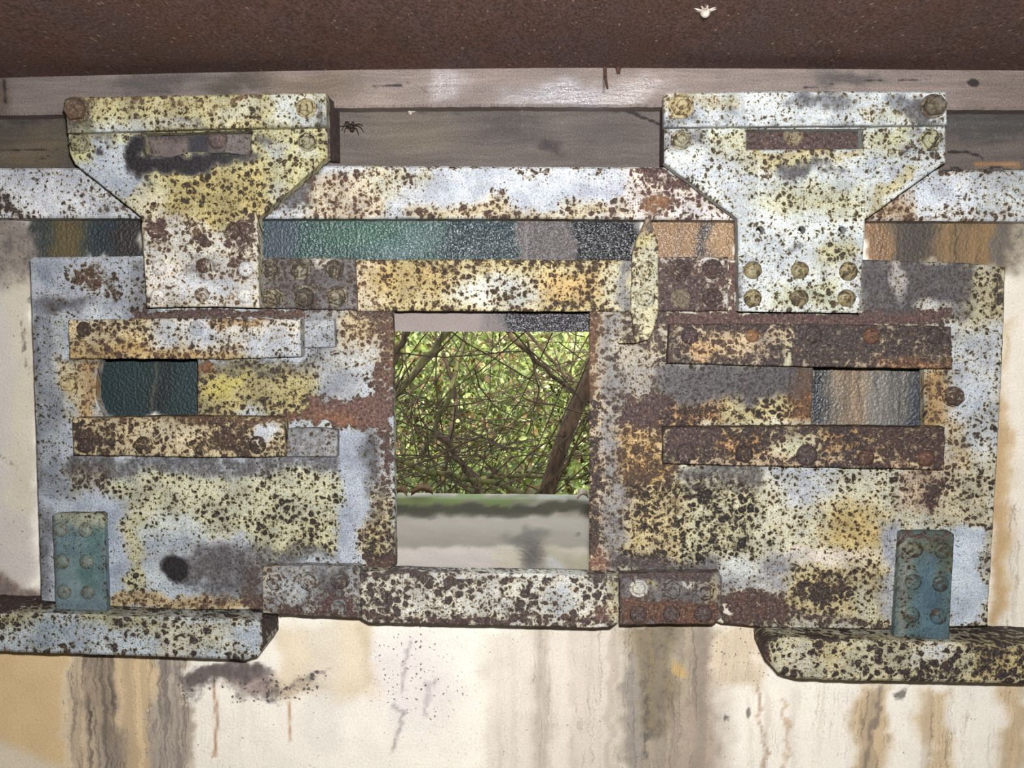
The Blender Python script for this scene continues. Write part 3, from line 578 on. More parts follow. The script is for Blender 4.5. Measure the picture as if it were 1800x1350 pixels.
# ------------------------------------------------------------------ the bolted armour shield
SH = empty('armour_shield', U(865, 1100, .05), 'large bolted steel embrasure shield, rust-spotted pale paint, with a square opening', 'steel shield')
def shield():
    # ---- left side plate
    fl = Field(W, D=.3, rc=DK, sp=.35, ops=[
        b(40, 445, 250, 550, p=(176, 184, 198), D=.18), e(165, 490, 40, 26, D=.8, rc=(92, 60, 40)), e(205, 508, 18, 22, D=.8, rc=(80, 56, 44)), e(100, 530, 20, 14, D=.6, rc=(80, 60, 50)), b(238, 455, 256, 540, p=(128, 128, 134), D=.5), e(75, 480, 18, 30, p=(156, 168, 186), D=.12),
        b(50, 550, 112, 900, p=(152, 160, 172), D=.26, s=.12), b(95, 550, 118, 700, p=(196, 200, 200), D=.25), e(110, 535, 60, 12, p=(120, 120, 130), s=.4),
        b(108, 635, 170, 735, p=(210, 196, 152), D=.5, rc=(92, 64, 44)), b(152, 636, 182, 740, p=(206, 166, 106), D=.6, rc=(120, 82, 50)), e(120, 720, 16, 10, p=(200, 204, 208), D=.2),
        b(235, 542, 690, 562, D=1., rc=(96, 66, 58), f=5, w=.4), b(110, 630, 540, 645, s=.6, f=6), b(345, 640, 565, 732, p=(192, 178, 112), D=.68, rc=(64, 52, 38), sp=.4), e(355, 645, 14, 16, D=.9, rc=(150, 84, 36)), e(450, 655, 110, 14, s=.55), e(395, 680, 25, 16, p=(206, 190, 84), D=.4),  # thin dark strip along the upper guide bar's lower edge paints its shade
        b(530, 555, 600, 650, p=(150, 150, 156), D=.45, s=.25), b(598, 552, 692, 640, p=(206, 184, 140), D=.78, rc=(104, 66, 42)), e(610, 640, 50, 40, p=(186, 188, 186), D=.4), e(600, 685, 45, 28, p=(168, 172, 180), D=.22), b(655, 548, 698, 1005, D=.85, rc=(90, 62, 54)), b(668, 560, 692, 700, D=.85, rc=(116, 72, 50)),
        b(540, 702, 692, 752, D=1., rc=(118, 76, 64), f=10), b(500, 728, 620, 752, D=.95, rc=(128, 74, 46)), e(580, 737, 40, 9, D=1., rc=(150, 86, 50)),
        b(120, 800, 595, 838, s=.75, f=10), b(120, 815, 200, 880, D=.72, rc=(66, 54, 48), p=(176, 172, 160)), b(195, 835, 600, 940, p=(204, 204, 168), D=.58, rc=DK, sp=.3), b(450, 900, 600, 975, p=(204, 202, 160), D=.66, sp=.3), e(300, 940, 70, 30, p=(196, 206, 204), D=.3), b(205, 905, 256, 1050, p=(206, 204, 162), D=.66, rc=DK, sp=.2), b(255, 940, 330, 1055, p=(184, 196, 206), D=.22),
        b(70, 870, 215, 905, p=(176, 188, 204), D=.12), b(180, 890, 214, 1060, p=(168, 182, 204), D=.14), b(66, 900, 92, 1060, p=(136, 140, 152), D=.1, s=.2), e(80, 950, 14, 40, s=.35),
        b(592, 760, 642, 990, p=(170, 180, 198), D=.12, f=12), b(640, 755, 665, 850, p=(120, 120, 124), s=.5, D=.3), b(645, 860, 690, 1000, p=(204, 190, 140), D=.75, rc=(60, 46, 38)), e(655, 880, 18, 50, s=.6),
        e(395, 1000, 90, 42, s=.7, f=.5, p=(140, 140, 146), D=.25), e(510, 975, 80, 22, s=.7, f=.5), e(430, 1035, 80, 25, s=.6), e(306, 998, 20, 21, s=1.6, p=(20, 18, 18), D=0., f=.25, w=.5), e(330, 1040, 40, 20, p=(184, 198, 214), D=.15),
        b(190, 1046, 470, 1075, p=(204, 180, 130), D=.7, rc=(96, 62, 46), f=7), b(440, 990, 470, 1075, D=.85, rc=(90, 64, 56)), b(640, 985, 695, 1010, D=1., rc=(92, 62, 52)),
        l(62, 560, 70, 1040, 4, D=.5, rc=DK, p=(120, 126, 130), f=6, w=.4)])
    slotL = [(180, 628), (347, 624), (347, 736), (184, 736), (176, 722), (168, 700), (168, 665), (172, 642)]
    lp = plate('side_plate', [(52, 456), (60, 452), (250, 450), (640, 456), (684, 500), (690, 549), (692, 760), (695, 996), (640, 1010), (470, 1072), (330, 1072), (190, 1066), (72, 1056), (64, 800)], .065, .022, fl, SH, [slotL], label='left armour plate with grey-blue paint, dark slot and black round stain')
    # ---- right side plate
    fr = Field((204, 202, 180), D=.5, rc=DK, sp=.4, ops=[
        b(1510, 455, 1700, 565, p=(120, 116, 116), s=.75, D=.35, rc=(70, 56, 52)), e(1570, 485, 10, 40, p=(206, 200, 190), s=.2, D=.3), e(1640, 545, 45, 14, p=(196, 196, 190), s=.15, D=.4), b(1690, 470, 1775, 720, p=(200, 190, 150), D=.62, rc=(60, 52, 42), sp=.35), b(1750, 460, 1780, 660, D=.8, rc=(110, 98, 80)),
        b(1280, 455, 1300, 548, D=1., rc=(112, 72, 66), f=4), b(1150, 546, 1675, 574, D=1., rc=(102, 68, 62), f=5, w=.4),
        b(1036, 545, 1180, 1010, p=(184, 172, 150), D=.8, rc=(84, 66, 60)), b(1036, 548, 1064, 700, D=.85, rc=(120, 76, 50), p=(206, 170, 120)), b(1064, 552, 1090, 760, p=(150, 146, 142), D=.55, s=.3), b(1088, 600, 1160, 720, p=(182, 172, 152), D=.6), b(1080, 690, 1180, 752, D=1., rc=(88, 62, 58)), b(1036, 700, 1064, 1000, D=.88, rc=(70, 54, 48), p=(214, 188, 150)), e(1052, 985, 22, 18, D=.85, rc=(140, 84, 58), p=(220, 190, 160)),
        b(1066, 760, 1096, 990, p=(156, 152, 150), s=.3, D=.5), b(1092, 752, 1172, 860, p=(212, 172, 106), D=.82, rc=(92, 62, 40)),
        b(1168, 640, 1430, 706, p=(96, 92, 92), s=.95, D=.5, rc=(60, 50, 48)), b(1165, 702, 1290, 750, p=(200, 150, 90), D=.88, rc=(72, 50, 42)), b(1270, 706, 1400, 750, p=(206, 190, 128), D=.72, rc=(58, 46, 36)), b(1385, 645, 1432, 750, p=(196, 140, 80), D=.85, rc=(112, 70, 38)),
        b(1620, 645, 1680, 752, p=(200, 160, 96), D=.7, rc=(100, 66, 44)), b(1665, 575, 1768, 800, p=(198, 204, 208), D=.36, rc=(66, 54, 46)), e(1720, 690, 30, 30, p=(188, 198, 212), D=.2), b(1665, 745, 1700, 830, p=(200, 180, 140), D=.6, rc=(92, 62, 44)),
        b(1180, 815, 1340, 848, s=.9, f=12), e(1240, 850, 60, 14, s=.6, p=(150, 156, 172)), b(1340, 818, 1470, 850, p=(180, 188, 200), D=.5), b(1170, 838, 1345, 990, p=(208, 204, 166), D=.76, rc=(44, 38, 34), sp=.5), b(1092, 855, 1200, 985, p=(210, 190, 134), D=.76, rc=(58, 46, 36)), b(1330, 845, 1610, 1010, p=(212, 208, 176), D=.45, rc=(58, 44, 34), sp=.35), e(1420, 865, 50, 26, p=(200, 206, 214), D=.3),
        e(1500, 935, 60, 45, p=(220, 190, 110), D=.5, rc=(70, 50, 30)), e(1460, 985, 70, 14, p=(224, 206, 180), D=.3), e(1420, 985, 60, 20, p=(226, 214, 196), D=.28),
        b(1575, 800, 1665, 905, p=(200, 176, 150), D=.75, rc=(80, 56, 50)), e(1650, 870, 30, 24, D=.95, rc=(74, 52, 48)), e(1725, 935, 16, 40, D=1., rc=(72, 52, 50)), b(1660, 830, 1740, 930, D=.62, p=(206, 196, 160), rc=(66, 50, 42)), b(1660, 935, 1730, 1095, p=(198, 212, 228), D=.1, f=8), b(1545, 925, 1580, 1095, p=(164, 170, 186), D=.12, s=.25),
        b(1390, 1000, 1560, 1095, p=(210, 194, 140), D=.74, rc=(62, 46, 38), sp=.35), e(1450, 1040, 50, 24, D=.9, rc=(66, 50, 42)), e(1530, 1070, 26, 30, p=(212, 206, 168), D=.45), b(1262, 985, 1400, 1055, p=(186, 186, 186), D=.32, s=.3, rc=(80, 66, 60)), e(1300, 1000, 40, 24, p=(202, 208, 204), D=.3, s=0.), b(1080, 982, 1268, 1008, s=.75, p=(130, 126, 126)), b(1262, 1052, 1395, 1110, D=1., rc=(92, 62, 54)), e(1280, 1084, 10, 7, p=(230, 220, 210), D=.2), l(1268, 1060, 1268, 1095, 3, D=1., w=.3), b(1335, 1090, 1720, 1110, D=.85, rc=(80, 58, 52), f=5),
        l(1760, 480, 1742, 900, 6, D=.75, rc=(58, 46, 40), f=6), l(1740, 900, 1733, 1095, 5, D=.8, rc=(66, 48, 44), f=6)])
    slotR = [(1430, 640), (1624, 644), (1626, 758), (1426, 756)]
    rp = plate('side_plate', [(1095, 462), (1280, 456), (1515, 456), (1700, 462), (1768, 470), (1762, 640), (1750, 860), (1736, 1100), (1560, 1106), (1340, 1103), (1300, 1098), (1268, 1096), (1080, 1012), (1036, 1002), (1036, 549), (1044, 500)], .065, .022, fr, SH, [slotR], label='right armour plate with yellow stains, tan-streaked slot and heavy dark rust')

    bolt(lp, 123, 673, .065, 19, 'nut', fl, p=(206, 186, 130), D=.45, rc=(96, 66, 40))
    bolt(rp, 1675, 697, .065, 19, 'hex', fr, D=.9, rc=(84, 56, 44))

    # ---- top plate over the opening, its splices
    ft = Field((212, 194, 128), D=.62, rc=(74, 52, 36), sp=.42, ops=[
        b(620, 450, 680, 560, p=(218, 200, 160), D=.55, rc=(110, 70, 40)), e(720, 490, 60, 30, p=(212, 178, 92)), e(870, 515, 80, 26, p=(214, 216, 204), D=.55, sp=.25), b(640, 450, 1110, 470, D=.8, f=6), e(1000, 510, 60, 30, p=(220, 176, 86), D=.62), b(1060, 470, 1098, 548, p=(206, 200, 160), D=.5), b(1094, 450, 1115, 548, p=(128, 130, 138), s=.5, D=.2), e(858, 485, 6, 6, s=1., w=.2), b(625, 540, 1110, 552, D=.75, f=4)])
    tp = plate('top_plate', [(624, 457), (870, 456), (1112, 458), (1112, 548), (870, 547), (628, 546)], .080, .02, ft, SH, label='yellowish rust-speckled plate above the opening')
    fs = Field((120, 112, 112), D=.6, rc=(78, 62, 58), s0=.35, sp=.4, ops=[b(450, 445, 466, 548, p=LT, D=.5, s=0.), b(490, 450, 620, 500, p=(112, 104, 102), D=.65), e(560, 465, 30, 10, p=(196, 190, 180), s=.1)])
    ls = plate('splice_plate', [(453, 453), (624, 454), (628, 545), (453, 541)], .088, .024, fs, SH, label='dark grey bolted joint plate, upper left of the opening')
    for x, y, r in ((476, 474, 17), (529, 473, 19), (588, 473, 17), (480, 523, 20), (537, 523, 21), (593, 521, 20)):
        bolt(ls, x, y, .088, r, 'nut', fs, p=(160, 150, 122), D=.8, rc=(74, 62, 52), s=.25)
    fs2 = Field((170, 158, 146), D=.85, rc=(84, 62, 60), s0=.2, sp=.4, ops=[b(1215, 455, 1240, 545, p=(196, 186, 176), D=.6), b(1160, 452, 1290, 462, p=(198, 188, 184), D=.5, f=4), e(1190, 500, 40, 50, D=.95), b(1272, 450, 1284, 550, p=(196, 188, 182), D=.6, f=4)])
    rs = plate('splice_plate', [(1110, 457), (1160, 452), (1280, 451), (1280, 546), (1110, 547)], .086, .022, fs2, SH, label='brown rusted bolted joint plate, upper right of the opening')
    for x, y, r in ((1196, 475, 18), (1252, 473, 18), (1196, 525, 18), (1252, 523, 18)):
        bolt(rs, x, y, .086, r, 'flat', fs2, D=.95, rc=(76, 54, 50) if x > 1200 or y < 500 else (120, 104, 74), s=.1)
    fp = Field((204, 198, 158), D=.55, rc=(84, 66, 50), sp=.4, ops=[b(1105, 370, 1160, 420, p=(150, 128, 100), D=.7, rc=(104, 84, 70)), e(1130, 425, 30, 16, p=(206, 190, 110), D=.5), b(1105, 575, 1160, 605, D=.9, rc=(92, 70, 56)), b(1140, 545, 1160, 580, p=(206, 196, 140), D=.5), b(1105, 550, 1130, 590, D=.8)])
    pt = plate('pointer_strip', [(1136, 380), (1143, 384), (1157, 425), (1158, 545), (1151, 575), (1140, 596), (1118, 604), (1088, 603), (1092, 598), (1114, 594), (1112, 560), (1108, 545), (1112, 440)], .098, .014, fp, SH, label='narrow strip with pointed top and hooked foot')
    for x, y in ((1133, 476), (1133, 523)): bolt(pt, x, y, .098, 19, 'nut', fp, D=.6)

    # ---- bottom bar and its splices
    fb = Field((214, 214, 204), D=.66, rc=(74, 60, 56), sp=.8, ops=[
        b(625, 1000, 1090, 1018, D=.85, rc=(78, 62, 58), s=.35, f=7), b(760, 1008, 1030, 1013, p=LT, D=.2, s=0., f=3, w=.2), b(620, 1085, 1090, 1108, D=.85, rc=(84, 60, 54), f=6), e(660, 1065, 24, 22, D=.85), e(985, 1060, 26, 20, p=(206, 212, 212), D=.5), e(1060, 1080, 28, 18, D=.9, rc=(120, 76, 60)), e(810, 1060, 60, 20, D=.62), b(1075, 1010, 1092, 1100, p=(196, 184, 130), D=.6)])
    plate('bottom_bar', [(633, 1006), (696, 1004), (1035, 1012), (1087, 1013), (1088, 1092), (1074, 1103), (1040, 1104), (800, 1098), (650, 1095), (634, 1086)], .098, .034, fb, SH, jit=.0014, label='white bar with dense brown rust spots under the opening')
    f1 = Field((168, 172, 174), D=.55, rc=(84, 66, 60), s0=.25, sp=.4, ops=[b(555, 1000, 600, 1060, s=.6, p=(120, 122, 128)), e(510, 1040, 20, 20, p=(196, 206, 208), D=.35, s=0.), e(595, 1062, 36, 26, D=1., rc=(92, 58, 54)), b(455, 1070, 640, 1092, D=.9, rc=(92, 60, 50), f=6), b(455, 990, 472, 1090, p=(206, 190, 150), D=.6)])
    s1 = plate('splice_plate', [(461, 995), (632, 996), (634, 1086), (560, 1084), (461, 1078)], .088, .024, f1, SH, jit=.0014, label='grey bolted joint plate, lower left of the opening')
    for x, y, r in ((485, 1022, 17), (543, 1021, 18), (598, 1020, 18), (483, 1062, 17), (541, 1067, 15), (596, 1067, 15)): bolt(s1, x, y, .088, r, 'nut', f1, s=.25, D=.7)
    f2 = Field((136, 132, 132), D=.6, rc=(84, 62, 56), s0=.5, sp=.4, ops=[b(1085, 1056, 1275, 1105, D=1., rc=(112, 66, 44), s=.1), b(1085, 1000, 1275, 1012, D=1., rc=(88, 66, 64), f=4), e(1215, 1020, 20, 8, p=(206, 206, 200), s=0., D=.4), b(1255, 1020, 1270, 1060, p=(206, 190, 140), D=.6, s=0.), e(1145, 1020, 10, 8, p=(200, 186, 120), D=.5, s=0.)])
    hole = [(1123 + 11 * math.cos(a), 1034 + 11 * math.sin(a)) for a in np.linspace(0, 6.283, 13)[:-1]]
    s2 = plate('splice_plate', [(1089, 1010), (1180, 1006), (1264, 1007), (1269, 1020), (1268, 1086), (1254, 1098), (1180, 1097), (1089, 1099)], .088, .024, f2, SH, [hole], jit=.0014, label='brown rusted joint plate with one empty bolt hole, lower right of the opening')
    bolt(s2, 1123, 1034, .088, 17, 'ring', f2, p=(200, 196, 184), D=.3, s=.1)
    for x, y, r in ((1181, 1035, 19), (1238, 1036, 21)): bolt(s2, x, y, .088, r, 'nut', f2, s=.2)
    for x, y, r in ((1122, 1080, 16), (1180, 1079, 16), (1236, 1079, 17)): bolt(s2, x, y, .088, r, 'dome', f2, D=.9, rc=(88, 66, 62), s=.3)

    # ---- guide bars over the slots
    def bar(poly, fld, rivs, label, kind='flat', d=.094):
        o = plate('guide_bar', poly, d, .03, fld, SH, jit=.0013, label=label)
        for x, y, r, kw in rivs: bolt(o, x, y, d, r, kind, fld, **kw)
    g1 = Field((214, 210, 200), D=.66, rc=(74, 52, 40), sp=.62, ops=[b(110, 555, 260, 635, p=(222, 200, 150), D=.75), b(110, 610, 420, 635, p=(214, 176, 104), D=.72, rc=(104, 66, 40)), b(420, 590, 535, 635, p=(200, 206, 214), D=.35), e(370, 580, 30, 14, p=(190, 196, 206), D=.3), e(300, 585, 20, 16, p=(200, 204, 210), D=.35), b(255, 555, 440, 566, D=.8, f=5), e(430, 565, 40, 8, p=(196, 160, 110), D=.7)])
    bar([(119, 563), (300, 560), (526, 561), (528, 627), (400, 631), (122, 630)], g1, [(148, 579, 14, dict(D=.95)), (247, 579, 13, {}), (346, 577, 14, {}), (447, 577, 14, dict(D=.6, rc=(120, 76, 44)))], 'white and orange rusted bar above the left slot', 'flat')
    g2 = Field((212, 194, 150), D=.72, rc=(70, 52, 38), sp=.6, ops=[e(455, 757, 25, 16, p=(206, 212, 220), D=.1), b(120, 728, 500, 744, D=.85, rc=(110, 70, 40), f=6), e(300, 770, 60, 14, p=(220, 204, 164), D=.6), b(360, 740, 430, 800, D=.9, rc=(74, 52, 38)), e(160, 780, 30, 14, D=.85)])
    bar([(126, 736), (300, 732), (499, 734), (501, 803), (400, 804), (129, 800)], g2, [(150, 783, 15, dict(D=.95)), (253, 783, 17, dict(D=.9)), (353, 783, 17, dict(D=.9)), (453, 782, 16, dict(D=.85))], 'cream and brown rusted bar below the left slot', 'dome')
    g3 = Field((176, 160, 140), D=.86, rc=(74, 58, 54), sp=.5, ops=[e(1270, 605, 60, 26, p=(206, 176, 130), D=.72, rc=(92, 64, 48)), e(1230, 620, 30, 16, p=(206, 160, 100), D=.75), l(1387, 585, 1387, 645, 5, p=(200, 200, 150), D=.3, f=5), e(1480, 600, 90, 26, D=.95, rc=(72, 60, 58)), b(1550, 630, 1680, 655, p=(200, 140, 90), D=.82, rc=(110, 66, 40)), b(1172, 565, 1680, 576, D=.95, f=4), e(1370, 580, 24, 12, p=(206, 180, 140), D=.6)])
    bar([(1177, 570), (1420, 570), (1672, 574), (1675, 648), (1420, 645), (1174, 638)], g3, [(1212, 590, 15, dict(D=1., rc=(78, 58, 60))), (1322, 590, 12, dict(D=.95, rc=(150, 92, 40))), (1430, 588, 15, dict(D=1.)), (1531, 591, 15, dict(D=.95, rc=(120, 70, 38))), (1643, 590, 15, dict(D=1.))], 'dark brown rusted bar above the right slot', 'dome')
    g4 = Field((186, 170, 136), D=.85, rc=(68, 52, 48), sp=.55, ops=[b(1255, 752, 1340, 792, p=(210, 156, 90), D=.78, rc=(70, 50, 40)), e(1390, 800, 34, 18, p=(206, 202, 160), D=.4), e(1320, 805, 30, 16, p=(206, 180, 140), D=.65), b(1165, 750, 1250, 780, D=1., rc=(84, 60, 58)), b(1520, 750, 1665, 830, D=.96, rc=(78, 54, 46)), b(1440, 755, 1520, 800, p=(200, 150, 90), D=.82), b(1168, 810, 1665, 826, p=(206, 176, 140), D=.75, f=5)])
    bar([(1166, 752), (1420, 750), (1662, 752), (1660, 826), (1420, 821), (1166, 815)], g4, [(1205, 796, 17, dict(D=1., rc=(84, 62, 58))), (1308, 798, 16, dict(D=.9)), (1418, 800, 19, dict(D=1., rc=(80, 62, 60))), (1522, 804, 15, dict(D=1., rc=(96, 60, 42))), (1628, 806, 14, dict(D=1., rc=(116, 66, 44)))], 'dark brown rusted bar below the right slot', 'dome')
    fq = Field((172, 178, 188), D=.3, rc=(78, 62, 56), s0=.2, sp=.3)
    plate('spacer_block', [(534, 562), (587, 560), (588, 610), (534, 611)], .082, .018, fq, SH)
    plate('spacer_block', [(505, 754), (560, 753), (592, 756), (593, 803), (504, 803)], .084, .02, Field((160, 162, 166), D=.4, rc=(78, 62, 56), s0=.35, sp=.4), SH)

    # ---- teal straps
    f3 = Field((104, 136, 144), D=.2, rc=(60, 54, 40), sp=.25, ops=[b(85, 900, 190, 930, p=(176, 182, 150), D=.45), b(85, 895, 190, 908, D=.9, rc=(92, 70, 58), f=4), b(95, 1000, 185, 1080, p=(112, 140, 146), D=.1), b(150, 930, 185, 1040, p=(88, 128, 128)), l(184, 905, 189, 1075, 2, D=.8, w=.2), l(92, 905, 98, 1070, 3, p=(90, 96, 96), s=.4, w=.2)])
    o = plate('strap', [(91, 906), (100, 903), (178, 902), (182, 906), (188, 1075), (97, 1072)], .080, .016, f3, SH, label='teal painted riveted strap on the left plate')
    for x, y in ((107, 931), (151, 932), (109, 987), (153, 987), (113, 1040), (155, 1041)): bolt(o, x, y, .080, 14, 'dome', f3, D=.35, p=(120, 136, 126), rc=(104, 84, 50))
    f4 = Field((84, 116, 118), D=.3, rc=(60, 48, 38), sp=.3, ops=[b(1575, 930, 1685, 948, D=1., rc=(96, 66, 58), f=4), b(1580, 945, 1680, 985, p=(110, 116, 92), D=.4), b(1615, 980, 1665, 1120, p=(76, 112, 130), D=.12), b(1575, 930, 1590, 1120, p=(150, 146, 132), D=.6), b(1640, 930, 1680, 1010, p=(96, 110, 90), D=.5)])
    o = plate('strap', [(1583, 938), (1590, 935), (1672, 935), (1678, 940), (1668, 1126), (1572, 1120)], .083, .02, f4, SH, label='dark teal painted riveted strap on the right plate')
    for x, y in ((1607, 966), (1657, 968), (1605, 1023), (1653, 1026), (1602, 1081), (1649, 1083)): bolt(o, x, y, .083, 15, 'dome', f4, D=.7, rc=(76, 58, 42))

    # ---- hangers
    h1 = Field((206, 200, 144), D=.56, rc=(66, 54, 34), sp=.22, ops=[
        b(118, 235, 250, 340, p=(190, 200, 212), D=.3, sp=.05), e(200, 310, 50, 30, p=(178, 188, 204), D=.25, sp=.05), b(116, 232, 150, 300, p=(200, 196, 120), D=.5), e(180, 238, 30, 14, s=.6), e(172, 268, 6, 7, s=1.2, w=.2), b(190, 230, 225, 250, p=(206, 208, 160), D=.5),
        e(238, 270, 19, 38, s=1.4, D=0., p=(40, 40, 40), f=.3), b(245, 268, 350, 296, s=1.4, D=0., p=(40, 42, 46), f=7), e(370, 282, 70, 16, s=1.3, D=0., p=(44, 44, 50), f=.35), e(460, 245, 22, 14, s=.7), e(280, 320, 24, 18, s=.1), e(266, 312, 10, 14, s=.5),
        b(470, 250, 510, 340, p=(190, 198, 206), D=.35), b(525, 235, 580, 285, p=(206, 198, 130), D=.5), e(545, 262, 16, 12, p=(206, 206, 180), D=.3), e(470, 300, 60, 30, p=(204, 198, 140), D=.55),
        b(300, 300, 470, 400, p=(206, 186, 110), D=.62), b(230, 330, 300, 400, p=(216, 206, 170), D=.4), b(250, 392, 460, 545, p=(220, 214, 204), D=.5, rc=(90, 60, 46), sp=.5), e(345, 440, 50, 26, p=(206, 204, 190), D=.35, sp=.2), e(360, 500, 50, 20, p=(206, 210, 216), D=.25), e(350, 465, 28, 26, s=.5), e(275, 412, 28, 26, D=.9, rc=(92, 60, 52)), e(345, 408, 22, 20, D=.9, rc=(80, 56, 46)), e(412, 412, 30, 22, D=.85, rc=(84, 58, 48)), e(425, 450, 26, 30, D=.75, rc=(92, 60, 48)), e(300, 520, 30, 20, D=.65, rc=(96, 64, 48)), e(400, 520, 16, 24, D=.7, rc=(110, 70, 48))])
    slot = [(246, 234), (441, 229), (441, 270), (425, 272), (400, 268), (330, 268), (300, 276), (250, 272)]
    hp = plate('hanger_plate', [(119, 231), (574, 222), (575, 276), (452, 384), (455, 541), (380, 539), (258, 540), (247, 380), (131, 288), (122, 270)], .112, .03, h1, SH, [slot], label='left hanger plate, yellow-white with black tar around its slot')
    for x, y, kw in ((272, 405, dict(D=.9, rc=(96, 62, 50))), (345, 404, dict(D=.8, rc=(110, 72, 44))), (410, 405, dict(D=.85)), (280, 471, dict(D=.25)), (358, 467, dict(D=.8, s=.2)), (432, 473, dict(D=.2, p=LT)), (278, 520, dict(D=.3)), (355, 518, dict(D=.8, rc=(110, 72, 48))), (430, 520, dict(D=.2, p=LT))): bolt(hp, x, y, .112, 14, 'dome', h1, **kw)
    bolt(hp, 141, 252, .112, 20, 'nut', h1, p=(176, 170, 124), D=.55, s=.1); bolt(hp, 541, 249, .112, 18, 'nut', h1, p=(180, 172, 130), D=.5, s=.1)
    hs = Field((208, 198, 138), D=.58, rc=(72, 58, 34), sp=.3, ops=[b(118, 205, 260, 232, p=(196, 206, 212), D=.25, sp=.05), b(115, 195, 165, 230, p=(170, 170, 120), s=.25), b(480, 165, 575, 225, p=(206, 212, 204), D=.42), b(120, 165, 460, 182, D=.75, rc=(120, 86, 52), f=6), e(300, 212, 50, 10, p=(206, 206, 190), D=.4), e(420, 195, 40, 16, p=(210, 206, 170)), e(556, 195, 14, 28, s=.7), e(135, 195, 30, 24, s=.7, D=.7, rc=(90, 62, 46)), b(120, 222, 575, 234, s=.35, f=5), e(340, 208, 30, 8, s=.5)])
    st = plate('hanger_strip', [(113, 176), (120, 171), (350, 167), (572, 163), (574, 222), (350, 226), (118, 233)], .135, .024, hs, SH, label='left hanger top strip, yellow with small rust specks')
    bolt(st, 136, 193, .135, 22, 'hex', hs, D=.9, rc=(110, 78, 52), s=.2); bolt(st, 538, 190, .135, 18, 'nut', hs, p=(190, 176, 120), D=.6, rc=(96, 70, 50), s=.1)
    CHK = Field((92, 72, 66), D=.95, rc=(88, 66, 62), sp=.4)
    def cheek(xpx, y0, y1, side, d0=.134, d1=.034):
        a = U(xpx, y0, .135); c = U(xpx, y1, .112); t = .012 * side
        V = [(x, y, z) for x in (a[0] - .0008 * side, a[0] - t) for y, z in ((-d0 + .022, a[2]), (-d1, a[2]), (-d1, c[2]), (-.112 + .004, c[2]))]
        Fc = [(0, 1, 2, 3), (4, 7, 6, 5), (0, 4, 5, 1), (1, 5, 6, 2), (2, 6, 7, 3), (3, 7, 4, 0)]
        mesh('hanger_cheek', V, Fc, RUSTY, SH, CHK)
    cheek(573, 166, 276, 1); cheek(118, 178, 272, -1)
    h2 = Field((210, 218, 218), D=.32, rc=(70, 60, 42), sp=.15, ops=[
        b(1170, 222, 1230, 260, s=.5, p=(150, 150, 150)), b(1240, 230, 1320, 300, p=(206, 206, 170), D=.5), b(1520, 225, 1600, 260, p=(204, 204, 160), D=.55), b(1600, 225, 1665, 262, s=.45, D=.6), e(1380, 280, 70, 14, p=(206, 196, 140), D=.6), e(1405, 297, 36, 12, s=1., p=(110, 112, 116), D=.2), e(1450, 290, 40, 8, s=.65), e(1345, 300, 20, 14, D=.75, rc=(96, 66, 40)), b(1310, 262, 1520, 272, p=(200, 180, 120), D=.7, f=5),
        e(1430, 350, 90, 30, p=(206, 206, 164), D=.5), e(1240, 310, 60, 30, p=(198, 206, 214), D=.4), e(1560, 310, 60, 30, p=(196, 206, 214), D=.35), l(1610, 290, 1530, 375, 9, p=(206, 196, 150), D=.5), b(1300, 425, 1510, 460, p=(192, 202, 208), D=.3), e(1390, 432, 36, 8, s=.5), e(1470, 450, 36, 20, D=.6, p=(206, 200, 150)), e(1310, 500, 12, 40, s=.6), b(1360, 490, 1480, 545, p=(204, 208, 170), D=.5), e(1380, 510, 14, 18, D=.7), b(1500, 470, 1515, 550, D=.7, s=.4), b(1295, 535, 1515, 552, D=.6, f=5), e(1320, 455, 20, 12, s=.5)])
    slot2 = [(1312, 227), (1518, 226), (1518, 262), (1312, 263)]
    holes = [[(cx + 7 * math.cos(a), 404 + 7 * math.sin(a)) for a in np.linspace(0, 6.283, 11)[:-1]] for cx in (1337, 1410, 1481)]
    hp2 = plate('hanger_plate', [(1168, 221), (1663, 219), (1663, 284), (1640, 300), (1521, 386), (1511, 550), (1400, 549), (1299, 547), (1297, 384), (1168, 286)], .112, .03, h2, SH, [slot2] + holes, hole_jit=.0003, label='right hanger plate, pale green-white with fine rust specks and three small holes')
    for x, y in ((1323, 475), (1406, 475), (1491, 477), (1323, 524), (1405, 524), (1488, 524)): bolt(hp2, x, y, .112, 16, 'dome', h2, p=(160, 146, 100), D=.7, rc=(84, 68, 48), s=0.)
    bolt(hp2, 1197, 246, .112, 18, 'nut', h2, p=(170, 160, 124), D=.6, s=.1); bolt(hp2, 1635, 246, .112, 18, 'nut', h2, p=(190, 186, 140), D=.5, s=.1)
    hs2 = Field((210, 218, 222), D=.27, rc=(92, 76, 44), sp=.15, ops=[b(1165, 160, 1300, 185, p=(200, 190, 150), D=.5), e(1440, 185, 50, 16, s=.6, p=(140, 146, 156)), e(1590, 180, 40, 14, s=.5, p=(140, 148, 160)), b(1165, 205, 1230, 225, p=(130, 136, 140), s=.4), b(1230, 195, 1500, 222, p=(204, 214, 220), D=.3), e(1560, 200, 60, 12, p=(200, 206, 190), D=.45, rc=(110, 80, 50)), e(1622, 192, 26, 26, s=.9), e(1300, 190, 40, 10, s=.3), b(1168, 158, 1665, 166, D=.6, rc=(120, 76, 56), f=4), b(1168, 216, 1665, 226, s=.4, f=4), e(1192, 188, 22, 22, D=.6, rc=(110, 84, 50))])
    st2 = plate('hanger_strip', [(1167, 168), (1172, 163), (1400, 160), (1664, 161), (1665, 219), (1400, 221), (1167, 223)], .135, .024, hs2, SH, label='right hanger top strip, blue-grey paint with fine specks')
